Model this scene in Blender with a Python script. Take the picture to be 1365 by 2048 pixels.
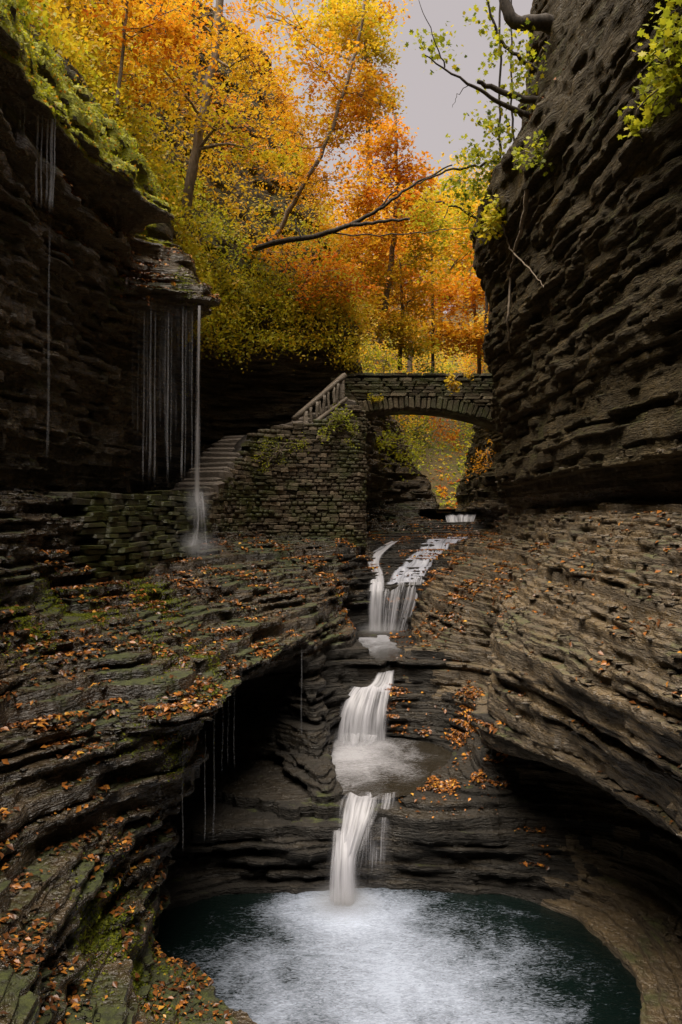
import bpy, math, random
import numpy as np
from mathutils import Vector, Matrix

for _o in list(bpy.data.objects):
    bpy.data.objects.remove(_o)
SC = bpy.context.scene
COL = SC.collection
RNG = np.random.default_rng(11)
random.seed(5)
R = math.radians

# ------------------------------------------------------------------ camera
F = 1600.0            # focal length in photo pixels (2048 px tall)
cam_d = bpy.data.cameras.new('camera')
cam_d.sensor_fit = 'VERTICAL'
cam_d.sensor_height = 36.0
cam_d.lens = 36.0 * F / 2048.0
cam_d.clip_start = 0.1
cam_d.clip_end = 3000.0
cam = bpy.data.objects.new('camera', cam_d)
COL.objects.link(cam)
cam.location = (0, 0, 0)
cam.rotation_euler = (R(90), 0, 0)
SC.camera = cam

# ------------------------------------------------------------------ sky and sun
SUN_EL, SUN_AZ = R(76), R(238)       # azimuth measured from +Y towards +X
w = bpy.data.worlds.new('World')
SC.world = w
w.use_nodes = True
nt = w.node_tree
for n in list(nt.nodes):
    nt.nodes.remove(n)
sky = nt.nodes.new('ShaderNodeTexSky')
sky.sky_type = 'NISHITA'
sky.sun_disc = False
sky.sun_elevation = SUN_EL
sky.sun_rotation = SUN_AZ
sky.air_density = 1.0
sky.dust_density = 4.0
hs = nt.nodes.new('ShaderNodeHueSaturation')
hs.inputs['Saturation'].default_value = 0.12
hs.inputs['Value'].default_value = 0.7
mx = nt.nodes.new('ShaderNodeMix')
mx.data_type = 'RGBA'
mx.inputs['Factor'].default_value = 0.8
mx.inputs[7].default_value = (1.0, 0.85, 0.85, 1)      # even overcast veil
bg = nt.nodes.new('ShaderNodeBackground')
bg.inputs['Strength'].default_value = 0.07
wo = nt.nodes.new('ShaderNodeOutputWorld')
nt.links.new(sky.outputs[0], hs.inputs['Color'])
nt.links.new(hs.outputs[0], mx.inputs[6])
nt.links.new(mx.outputs[2], bg.inputs[0])
nt.links.new(bg.outputs[0], wo.inputs[0])

sun_d = bpy.data.lights.new('sun', 'SUN')
sun_d.energy = 1.5
sun_d.angle = R(60)
sun_d.color = (1.0, 0.90, 0.77)
sun = bpy.data.objects.new('sun', sun_d)
COL.objects.link(sun)
_sd = Vector((math.sin(SUN_AZ) * math.cos(SUN_EL), math.cos(SUN_AZ) * math.cos(SUN_EL), math.sin(SUN_EL)))
sun.rotation_euler = (-_sd).to_track_quat('-Z', 'Y').to_euler()

SC.view_settings.view_transform = 'Standard'
SC.view_settings.look = 'None'
SC.view_settings.exposure = 2.65
SC.view_settings.gamma = 1.0
SC.cycles.max_bounces = 6
SC.cycles.diffuse_bounces = 3
SC.cycles.transparent_max_bounces = 24
SC.cycles.use_denoising = True


# ------------------------------------------------------------------ helpers
def at(px, py, Y):
    """the point at distance Y that the photo shows at pixel px, py"""
    return ((px - 682.5) / F * Y, Y, (1024.0 - py) / F * Y)


def tag(o, label=None, cat=None, group=None, kind=None):
    if label: o['label'] = label
    if cat: o['category'] = cat
    if group: o['group'] = group
    if kind: o['kind'] = kind
    return o


def mesh_np(name, verts, faces, smooth=False):
    """mesh from numpy verts (n,3) and faces: list of (m,k) int arrays"""
    me = bpy.data.meshes.new(name)
    verts = np.asarray(verts, np.float32)
    fl = [np.asarray(f, np.int32) for f in (faces if isinstance(faces, list) else [faces]) if len(f)]
    loops = np.concatenate([f.ravel() for f in fl])
    tot = np.concatenate([np.full(len(f), f.shape[1], np.int32) for f in fl])
    start = np.concatenate([[0], np.cumsum(tot)[:-1]]).astype(np.int32)
    me.vertices.add(len(verts))
    me.vertices.foreach_set('co', verts.ravel())
    me.loops.add(len(loops))
    me.loops.foreach_set('vertex_index', loops)
    me.polygons.add(len(tot))
    me.polygons.foreach_set('loop_start', start)
    me.polygons.foreach_set('loop_total', tot)
    if smooth:
        me.polygons.foreach_set('use_smooth', np.ones(len(tot), bool))
    me.update(calc_edges=True)
    me.validate()
    return me


def obj(name, me, mat=None, parent=None):
    o = bpy.data.objects.new(name, me)
    COL.objects.link(o)
    if mat and me and not me.materials:
        me.materials.append(mat)
    if parent:
        o.parent = parent
    return o


def empty(name, loc=(0, 0, 0)):
    o = bpy.data.objects.new(name, None)
    o.empty_display_size = 0.3
    o.location = loc
    COL.objects.link(o)
    return o


class Noise2:
    def __init__(self, seed):
        self.L = (np.random.default_rng(seed).random((256, 256)) * 2 - 1).astype(np.float32)

    def grid(self, xs, ys):
        """separable evaluation on a grid"""
        xi = np.floor(xs).astype(int); fx = (xs - xi).astype(np.float32); fx = fx * fx * (3 - 2 * fx)
        yi = np.floor(ys).astype(int); fy = (ys - yi).astype(np.float32); fy = fy * fy * (3 - 2 * fy)
        A = self.L[xi % 256] * (1 - fx)[:, None] + self.L[(xi + 1) % 256] * fx[:, None]
        return A[:, yi % 256] * (1 - fy) + A[:, (yi + 1) % 256] * fy

    def pts(self, x, y):
        xi = np.floor(x).astype(int); fx = x - xi; fx = fx * fx * (3 - 2 * fx)
        yi = np.floor(y).astype(int); fy = y - yi; fy = fy * fy * (3 - 2 * fy)
        L = self.L
        a = L[xi % 256, yi % 256]; b = L[(xi + 1) % 256, yi % 256]
        c = L[xi % 256, (yi + 1) % 256]; d = L[(xi + 1) % 256, (yi + 1) % 256]
        return (a * (1 - fx) + b * fx) * (1 - fy) + (c * (1 - fx) + d * fx) * fy


NZ = [Noise2(s) for s in range(20, 28)]


# ------------------------------------------------------------------ materials
def mat(name):
    m = bpy.data.materials.new(name)
    m.use_nodes = True
    t = m.node_tree
    for n in list(t.nodes):
        t.nodes.remove(n)
    return m, t


class NB:
    """small node builder"""
    def __init__(self, t):
        self.t = t

    def n(self, typ, **kw):
        nd = self.t.nodes.new(typ)
        for k, v in kw.items():
            if k.startswith('_'):
                setattr(nd, k[1:], v)
        return nd

    def lk(self, a, b):
        self.t.links.new(a, b)

    def val(self, sock, v):
        if hasattr(v, 'is_output'):
            self.lk(v, sock)
        else:
            sock.default_value = v

    def math(self, op, a, b=0.0, clamp=False):
        nd = self.n('ShaderNodeMath', _operation=op, _use_clamp=clamp)
        self.val(nd.inputs[0], a); self.val(nd.inputs[1], b)
        return nd.outputs[0]

    def mix(self, f, a, b, blend='MIX'):
        nd = self.n('ShaderNodeMix', _data_type='RGBA', _blend_type=blend)
        self.val(nd.inputs[0], f)
        self.val(nd.inputs[6], a if hasattr(a, 'is_output') else (*a, 1))
        self.val(nd.inputs[7], b if hasattr(b, 'is_output') else (*b, 1))
        return nd.outputs[2]

    def pos(self, scale=(1, 1, 1), loc=(0, 0, 0), generated=None):
        g = self.n('ShaderNodeNewGeometry')
        m = self.n('ShaderNodeMapping')
        m.inputs['Scale'].default_value = scale
        m.inputs['Location'].default_value = loc
        self.lk(generated or g.outputs['Position'], m.inputs['Vector'])
        return m.outputs[0]

    def noise(self, vec, scale, detail=4, rough=0.55, dist=0.0):
        nd = self.n('ShaderNodeTexNoise')
        nd.inputs['Scale'].default_value = scale
        nd.inputs['Detail'].default_value = detail
        nd.inputs['Roughness'].default_value = rough
        nd.inputs['Distortion'].default_value = dist
        self.lk(vec, nd.inputs['Vector'])
        return nd.outputs['Fac']

    def ramp(self, fac, stops, interp='LINEAR'):
        nd = self.n('ShaderNodeValToRGB')
        cr = nd.color_ramp
        cr.interpolation = interp
        while len(cr.elements) < len(stops):
            cr.elements.new(0.5)
        for e, (p, c) in zip(cr.elements, stops):
            e.position = p
            e.color = (c, c, c, 1) if isinstance(c, (int, float)) else (*c, 1)
        self.lk(fac, nd.inputs[0])
        return nd.outputs[0]

    def bump(self, h, strength, dist, normal=None):
        nd = self.n('ShaderNodeBump')
        nd.inputs['Strength'].default_value = strength
        nd.inputs['Distance'].default_value = dist
        self.lk(h, nd.inputs['Height'])
        if normal:
            self.lk(normal, nd.inputs['Normal'])
        return nd.outputs[0]

    def principled(self, color, rough, normal=None, spec=0.5, **kw):
        b = self.n('ShaderNodeBsdfPrincipled')
        self.val(b.inputs['Base Color'], color if hasattr(color, 'is_output') else (*color, 1))
        self.val(b.inputs['Roughness'], rough)
        self.val(b.inputs['Specular IOR Level'], spec)
        if normal:
            self.lk(normal, b.inputs['Normal'])
        return b.outputs[0]

    def out(self, sh):
        o = self.n('ShaderNodeOutputMaterial')
        self.lk(sh, o.inputs['Surface'])


def rock_material(name, tones, moss_amt, wet, moss_col=((0.035, 0.05, 0.008), (0.09, 0.11, 0.015)), relief=1.0, spec=0.6):
    """bedded shale: thin bands of tone, moss on the upper faces, damp gloss"""
    m, t = mat(name)
    b = NB(t)
    g = b.n('ShaderNodeNewGeometry')
    sep = b.n('ShaderNodeSeparateXYZ'); b.lk(g.outputs['Normal'], sep.inputs[0])
    up = sep.outputs['Z']
    band = b.noise(b.pos((0.3, 0.3, 5.0)), 2.2, 3, 0.6)
    blot = b.noise(b.pos((1, 1, 1.4), (7, 3, 1)), 0.8, 4, 0.65)
    fine = b.noise(b.pos((1, 1, 2.5)), 11.0, 3, 0.7)
    col = b.ramp(band, [(0.28, tones[0]), (0.45, tones[1]), (0.58, tones[2]), (0.75, tones[1])])
    col2 = b.ramp(blot, [(0.3, tones[0]), (0.5, tones[1]), (0.7, tones[3])])
    col = b.mix(0.5, col, col2)
    col = b.mix(0.8, col, b.ramp(fine, [(0.25, 0.5), (0.5, 1.0), (0.75, 1.6)]), 'MULTIPLY')
    upm = b.math('MULTIPLY_ADD', up, 0.16)
    upm.node.inputs[2].default_value = moss_amt - 0.08
    mn = b.math('SUBTRACT', 1.0, blot)
    mask = b.math('ADD', b.math('ADD', mn, upm), b.math('MULTIPLY', fine, 0.12))
    mask = b.ramp(mask, [(0.60, 0.0), (0.72, 1.0)])
    mcol = b.mix(b.ramp(fine, [(0.35, 0.0), (0.65, 1.0)]), moss_col[0], moss_col[1])
    col = b.mix(b.math('MULTIPLY', mask, 0.85), col, mcol)
    rough = b.ramp(b.math('ADD', b.math('MULTIPLY', band, 0.5), b.math('MULTIPLY', blot, 0.5)), [(0.45 - wet, 0.80), (0.62 - wet, 0.20)])
    rough = b.math('MAXIMUM', rough, b.math('MULTIPLY', mask, 0.85))
    lay = b.noise(b.pos((1.0, 1.0, 7.0)), 3.2, 3, 0.7)
    lay = b.ramp(lay, [(.36, 0.0), (.47, .45), (.53, .55), (.64, 1.0)])
    h = b.math('ADD', b.math('MULTIPLY', lay, 0.6), b.math('MULTIPLY', fine, 1.0))
    nrm = b.bump(h, 1.0, 0.07 * relief)
    b.out(b.principled(col, rough, nrm, spec))
    return m


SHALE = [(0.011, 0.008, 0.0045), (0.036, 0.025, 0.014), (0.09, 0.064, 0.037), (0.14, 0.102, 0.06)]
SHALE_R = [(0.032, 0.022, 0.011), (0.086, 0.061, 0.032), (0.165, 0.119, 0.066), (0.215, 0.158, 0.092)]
WETROCK_SHADE = [(0.006, 0.005, 0.004), (0.016, 0.013, 0.009), (0.042, 0.034, 0.024), (0.052, 0.042, 0.030)]  # wet rock, darkened further to paint the shade under the left rim
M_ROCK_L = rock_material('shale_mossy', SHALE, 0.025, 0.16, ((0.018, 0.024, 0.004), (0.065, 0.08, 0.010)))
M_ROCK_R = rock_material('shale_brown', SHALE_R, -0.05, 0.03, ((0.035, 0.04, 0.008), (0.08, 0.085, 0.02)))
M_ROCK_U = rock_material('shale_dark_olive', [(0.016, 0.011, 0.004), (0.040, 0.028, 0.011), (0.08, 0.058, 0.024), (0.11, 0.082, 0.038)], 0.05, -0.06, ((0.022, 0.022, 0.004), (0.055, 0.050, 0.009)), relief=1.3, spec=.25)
M_ROCK_W = rock_material('shale_wet_lightened', [(0.03, 0.021, 0.010), (0.085, 0.061, 0.032), (0.16, 0.118, 0.066), (0.20, 0.15, 0.09)], 0.03, 0.10, ((0.04, 0.045, 0.006), (0.11, 0.11, 0.014)))  # wet shale coloured lighter to offset the deep shade under the overhang
M_BED = rock_material('shale_stream_shade', WETROCK_SHADE, -0.14, 0.02, spec=.35)
M_HILL = rock_material('hill_soil', [(0.03, 0.022, 0.012), (0.07, 0.05, 0.024), (0.11, 0.085, 0.035), (0.09, 0.08, 0.03)], 0.06, -0.2,
                       ((0.06, 0.08, 0.012), (0.16, 0.17, 0.02)))
M_FAR = rock_material('far_soil', [(0.03, 0.022, 0.011), (0.075, 0.055, 0.026), (0.13, 0.095, 0.045), (0.10, 0.08, 0.03)], -0.05, -0.3, spec=.1)
M_MOSS = rock_material('bright_moss', [(0.14, 0.15, 0.02), (0.30, 0.31, 0.03), (0.42, 0.41, 0.05), (0.36, 0.33, 0.08)], 0.14, -0.3,
                       ((0.26, 0.30, 0.02), (0.52, 0.52, 0.04)), relief=.6)

# ------------------------------------------------------------------ the gorge: contours of the open space at a ladder of heights (X, Y)
LV = {   # left bank contours, front to back
 -7.1: [(1.4, 10.6), (1.3, 10.8), (1.4, 11)],
 -6.9: [(0.8, 9.6), (-0.6, 10.6), (-0.9, 11.5), (0.0, 12.2)],
 -6.35: [(0.5, 8.6), (-0.4, 9.4), (-0.9, 9.8), (-1.4, 10.25), (-1.85, 10.75), (-2.5, 11.2), (-2.85, 11.8), (-2.6, 12.3), (-1.75, 12.75), (-.6, 13.0), (0.1, 13.1)],
 -6.0: [(-0.3, 6), (-.9, 9), (-1.3, 9.7), (-2.0, 10.4), (-2.7, 10.9), (-2.9, 11.8), (-2.85, 12.6), (-2.0, 13.25), (-.7, 13.3), (0.1, 13.25)],
 -5.8: [(-1.0, 6), (-1.6, 9), (-2.1, 10), (-2.6, 10.9), (-2.9, 11.8), (-3.0, 12.8), (-2.6, 14), (-1.6, 14.4), (-.75, 14.0), (-.35, 13.5), (.1, 13.3)],
 -5.6: [(-1.6, 6), (-2.0, 8.5), (-2.35, 9.5), (-2.6, 10.6), (-2.8, 11.5), (-3.1, 12.5), (-3.2, 13.8), (-2.9, 14.9), (-1.9, 15.5), (-1.1, 15.3), (-.75, 14.5), (-.45, 13.8), (0.1, 13.35)],
 -5.2: [(-1.9, 6), (-2.2, 8.2), (-2.45, 9.6), (-2.6, 11), (-3.0, 12.1), (-3.5, 13.4), (-3.4, 14.9), (-2.2, 15.8), (-1.25, 15.7), (-.88, 15), (-.6, 14.2), (-.35, 13.75), (.05, 13.75)],
 -5.0: [(-1.9, 6), (-2.25, 8.2), (-2.5, 9.7), (-2.58, 11), (-3.0, 12.0), (-3.6, 13.3), (-3.6, 15), (-2.5, 16.1), (-1.35, 16), (-0.95, 15.2), (-0.62, 14.2), (-0.32, 13.85), (0, 14.0), (0.02, 14.5), (-0.1, 15.2), (-0.2, 16.2), (-0.15, 17.2), (0.05, 17.7)],
 -4.72: [(-2.45, 6), (-2.75, 8.3), (-2.68, 9.9), (-2.52, 11), (-2.9, 12.0), (-3.6, 13.2), (-3.7, 15.2), (-2.6, 16.4), (-1.45, 16.3), (-1.0, 15.5), (-0.66, 14.7), (-0.36, 14.35), (-0.2, 14.7), (-0.22, 15.4), (-0.25, 16.2), (-0.2, 17.3), (0.05, 17.75)],
 -4.6: [(-2.5, 6), (-2.8, 8.3), (-2.7, 9.9), (-2.5, 11), (-2.8, 12), (-3.7, 13.3), (-3.8, 15), (-2.7, 16.4), (-1.4, 16.3), (-0.8, 15.6), (-0.42, 15.4), (-0.3, 15.8), (-0.25, 16.6), (-0.2, 17.3), (0.05, 17.75)],
 -4.15: [(-2.55, 6), (-2.85, 8.3), (-2.7, 9.9), (-2.4, 10.9), (-2.65, 11.9), (-3.6, 13.2), (-3.8, 15.6), (-2.8, 17), (-1.4, 17), (-0.8, 16.2), (-0.42, 16.0), (-0.3, 16.8), (-0.35, 17.3), (0.05, 17.8)],
 -3.95: [(-2.6, 6), (-2.9, 8.3), (-2.7, 9.9), (-2.35, 10.9), (-2.6, 11.9), (-3.5, 13.2), (-3.7, 15.6), (-2.7, 17), (-1.4, 17), (-0.8, 16.3), (-0.42, 16.2), (-0.3, 17), (-0.3, 17.6), (0.08, 17.95), (0.1, 18.25)],
 -3.6: [(-3.35, 6), (-3.55, 8.2), (-2.85, 9.8), (-2.25, 10.8), (-2.35, 11.9), (-3.3, 13.2), (-3.3, 15.4), (-2.4, 16.8), (-1.3, 17), (-0.8, 16.6), (-0.45, 16.7), (-0.3, 17.3), (-0.35, 17.9), (0.0, 18.2), (0.45, 18.5), (0.75, 18.6)],
 -3.45: [(-3.4, 6), (-3.6, 8.2), (-2.85, 9.8), (-2.25, 10.8), (-2.3, 11.9), (-3.1, 13.2), (-3, 15.2), (-2.1, 16.6), (-1.2, 17), (-0.7, 16.9), (-0.4, 17.3), (-0.3, 18), (0.3, 18.35), (0.88, 18.4), (0.98, 18.7), (0.72, 19.2), (0.62, 19.8), (0.5, 20.5), (0.45, 21.5), (0.3, 22.3), (0.5, 22.9), (0.9, 23.1)],
 -3.1: [(-3.4, 6), (-3.65, 8.2), (-2.8, 9.8), (-2.15, 10.6), (-1.9, 12), (-1.9, 13.6), (-1.5, 15.4), (-0.8, 16.8), (-0.4, 17.4), (-0.25, 18.1), (0.15, 18.6), (0.4, 19.6), (0.35, 20.8), (0.1, 21.8), (0.05, 22.6), (0.5, 23.1), (0.9, 23.2)],
 -2.9: [(-3.4, 6), (-3.7, 8.2), (-2.75, 9.9), (-1.95, 10.6), (-1.7, 12), (-1.5, 13.8), (-1.0, 15.6), (-0.55, 17), (-0.35, 17.5), (-0.2, 18.2), (0.1, 18.8), (0.3, 20), (0.2, 21), (-0.1, 22), (-0.1, 22.8), (0.5, 23.2), (0.9, 23.3)],
 -2.7: [(-3.2, 6), (-3.9, 8.4), (-3.0, 9.9), (-1.95, 10.4), (-1.6, 11.9), (-1.4, 13.9), (-.9, 16.1), (-.4, 17.6), (-.35, 18.2), (-.3, 19), (0, 20), (.1, 21), (-.3, 22), (-.2, 22.9), (.5, 23.3), (.95, 23.4)],
 -2.2: [(-3.6, 6), (-4.2, 8.8), (-3.4, 10.6), (-2.6, 11.4), (-2.4, 13), (-2.0, 15), (-1.4, 16.6), (-.8, 17.8), (-.6, 18.6), (-.4, 19.6), (-.2, 20.8), (0, 22), (.1, 23), (.5, 23.4), (1, 23.5)],
 -1.5: [(-4, 6), (-4.6, 9.5), (-4.3, 11.5), (-3.8, 13.6), (-3.0, 15.5), (-2.2, 17), (-1.6, 18.2), (-1.1, 19.8), (-.6, 21), (-.1, 22.3), (.25, 23.2), (.7, 23.8), (.9, 24.2), (1.5, 24.6)],
 -0.95: [(-4.4, 6), (-4.8, 9.5), (-4.6, 12), (-4.2, 14.5), (-3.8, 17), (-3.4, 18.6), (-2.7, 19.6), (-1.9, 21), (-1.2, 22.5), (0.2, 23.4), (.6, 24.3), (.75, 25.4), (1.5, 26.2), (2.2, 26.4)],
 -0.7: [(-4.6, 6), (-4.9, 9.5), (-4.7, 12), (-4.4, 14.5), (-4.1, 17), (-3.7, 18.8), (-3.2, 20), (-2.6, 21.8), (-2.4, 23), (0.4, 24.2), (.65, 25), (.7, 27), (.9, 28.5), (2, 29.5), (3.6, 30.2), (3.9, 30.5)],
 -0.35: [(-4.75, 6), (-4.9, 9.5), (-4.65, 12), (-4.45, 14.3), (-4.4, 17), (-4.0, 18.8), (-3.6, 20), (-3.2, 21.8), (-2.6, 23.4), (0.4, 24.6), (.65, 25), (.7, 27), (.8, 28.5), (2, 31), (3.6, 31.6), (4.2, 32)],
 -0.1: [(-4.85, 6), (-4.95, 10), (-4.65, 13), (-4.6, 14.3), (-5.0, 15.5), (-5.1, 18), (-4.6, 21), (-3.6, 23.4), (0.3, 25), (.65, 25.4), (.7, 27), (.8, 29), (2.2, 32), (3.8, 33), (4.2, 35), (4.6, 42)],
 0.22: [(-4.95, 6), (-5.05, 10), (-4.8, 13), (-4.8, 14.3), (-5.4, 15.5), (-5.3, 18), (-4.9, 21.5), (-4.0, 24), (0, 26.2), (.6, 26.8), (.75, 27.6), (.85, 29.5), (2.2, 32.5), (3.85, 33.5), (4.3, 35.5), (4.8, 42)],
 0.35: [(-5.6, 6), (-5.9, 10), (-5.9, 14), (-5.7, 18), (-5.4, 22), (-5, 25), (-4, 26.6), (-2, 27.1), (.3, 27.2), (.8, 28.2), (.9, 30), (2.2, 33), (3.9, 34), (4.4, 36), (5, 42)],
 2.0: [(-5.5, 6), (-5.6, 10), (-5.6, 14), (-5.5, 17), (-5.3, 18.4), (-5.2, 20.5), (-5.1, 23.6), (-4.7, 25.8), (-3.8, 26.7), (-1, 27.1), (0.2, 27.0), (0.5, 27.5), (1, 29), (1.5, 31), (2.6, 34), (3.2, 36), (3.8, 42)],
 4.4: [(-5.25, 6), (-5.3, 10), (-5.3, 13), (-5.25, 16), (-5.2, 18.4), (-4.8, 19.4), (-4.2, 19.7), (-4.6, 21.5), (-4.9, 23.8), (-4.4, 25.6), (-3, 26.4), (-0.8, 26.8), (0.3, 26.9), (0.5, 28.5), (0.8, 31), (1.5, 34), (2.4, 38), (3, 42)],
 4.95: [(-5.2, 6), (-5.2, 10), (-5.1, 13), (-5.0, 16), (-4.9, 17.6), (-4.75, 18.15), (-4.3, 18.4), (-3.9, 18.5), (-3.35, 18.7), (-3.2, 19.2), (-3.5, 20.5), (-4.3, 22.3), (-4.5, 24), (-3.8, 25.5), (-2.4, 26.2), (-0.5, 26.6), (0.3, 26.8), (0.5, 28.5), (0.7, 31), (1.2, 34), (2.4, 42)],
 5.4: [(-5.25, 6), (-5.3, 10), (-5.3, 13), (-5.2, 16), (-5.1, 17.8), (-4.9, 18.6), (-4.0, 18.8), (-3.5, 19.0), (-3.4, 19.5), (-3.6, 20.6), (-4.2, 22.3), (-4.3, 24), (-3.6, 25.6), (-2, 26.3), (0, 26.4), (0.4, 27), (0.3, 30), (0.8, 34), (1.5, 38), (2, 42)],
 5.62: [(-4.95, 6), (-4.95, 10), (-4.95, 13), (-4.8, 15), (-4.65, 16.8), (-4.9, 18.0), (-4.8, 18.75), (-4.05, 18.95), (-3.6, 19.1), (-3.5, 19.6), (-3.7, 20.7), (-4.2, 22.2), (-4.2, 23.8), (-3.4, 25.4), (-1.8, 26.1), (0, 26.3), (0.4, 27.3), (0.2, 30), (0.6, 34), (1.3, 42)],
 5.74: [(-4.95, 6), (-4.95, 10), (-4.95, 13), (-4.8, 15), (-4.65, 16.8), (-4.9, 18.0), (-4.8, 18.85), (-4.1, 19.0), (-3.65, 19.2), (-3.55, 19.7), (-3.75, 20.8), (-4.15, 22.1), (-4.2, 23.7), (-3.3, 25.3), (-1.7, 26), (0, 26.2), (0.4, 27.3), (0.1, 30), (0.4, 34), (1.1, 42)],
 5.9: [(-5.15, 6), (-5.2, 10), (-5.2, 13), (-5.05, 16), (-5.1, 17.8), (-5.0, 18.95), (-4.1, 19.1), (-3.65, 19.2), (-3.6, 19.8), (-3.8, 20.8), (-4.1, 22), (-4.1, 23.6), (-3.2, 25.2), (-1.6, 26), (0.1, 26.2), (0.3, 27.5), (0, 30), (0.3, 34), (1, 42)],
 6.28: [(-5.1, 6), (-5.2, 10), (-5.25, 13), (-5.0, 15.5), (-4.8, 16.8), (-5.2, 18.0), (-4.6, 19.1), (-3.9, 19.4), (-3.8, 20.4), (-4.1, 21.8), (-4.15, 23.4), (-3.3, 25.1), (-1.7, 26), (.1, 26.5), (.2, 28), (-.1, 31), (.2, 42)],
 6.4: [(-4.7, 6), (-4.7, 10.5), (-4.75, 13), (-4.3, 15.5), (-3.85, 17.2), (-4.2, 17.8), (-4.9, 18.5), (-4.6, 19.2), (-3.95, 19.6), (-4.1, 21.5), (-4.2, 23.2), (-3.4, 24.9), (-1.8, 26), (0, 26.8), (.1, 29), (-.2, 34), (.2, 42)],
 7.2: [(-4.95, 6), (-4.95, 10.5), (-5.0, 13), (-4.55, 15.5), (-4.2, 17.1), (-4.6, 17.9), (-5.0, 18.7), (-4.6, 19.6), (-4.4, 21.6), (-4.2, 23.8), (-2.9, 25.7), (-1.2, 26.6), (.1, 27.4), (.2, 30), (-.2, 34), (.2, 42)],
 8.0: [(-5.4, 6), (-5.4, 10.5), (-5.4, 13), (-5.0, 15.5), (-4.8, 17.4), (-5.1, 18.6), (-4.9, 20), (-4.8, 22), (-4.5, 24), (-3.1, 26), (-1.3, 27.3), (-.1, 28.4), (0, 31), (-.2, 36), (0, 42)],
 10.0: [(-7.4, 6), (-7.2, 12), (-6.5, 17), (-6, 21), (-5.2, 24.8), (-3.7, 27.3), (-1.6, 29), (-.5, 31), (-.2, 36), (-.4, 42)],
 14.0: [(-9.6, 6), (-9.2, 12), (-8.3, 17), (-7.4, 21), (-6.5, 25.2), (-4.8, 28.4), (-2.8, 30.8), (-1.6, 33.5), (-1.2, 37), (-1.4, 42)],
 19.0: [(-12, 6), (-11.6, 12), (-10, 20), (-8.4, 26), (-6.2, 30.2), (-4, 33.4), (-2.8, 37), (-2.6, 42)],
}
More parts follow.
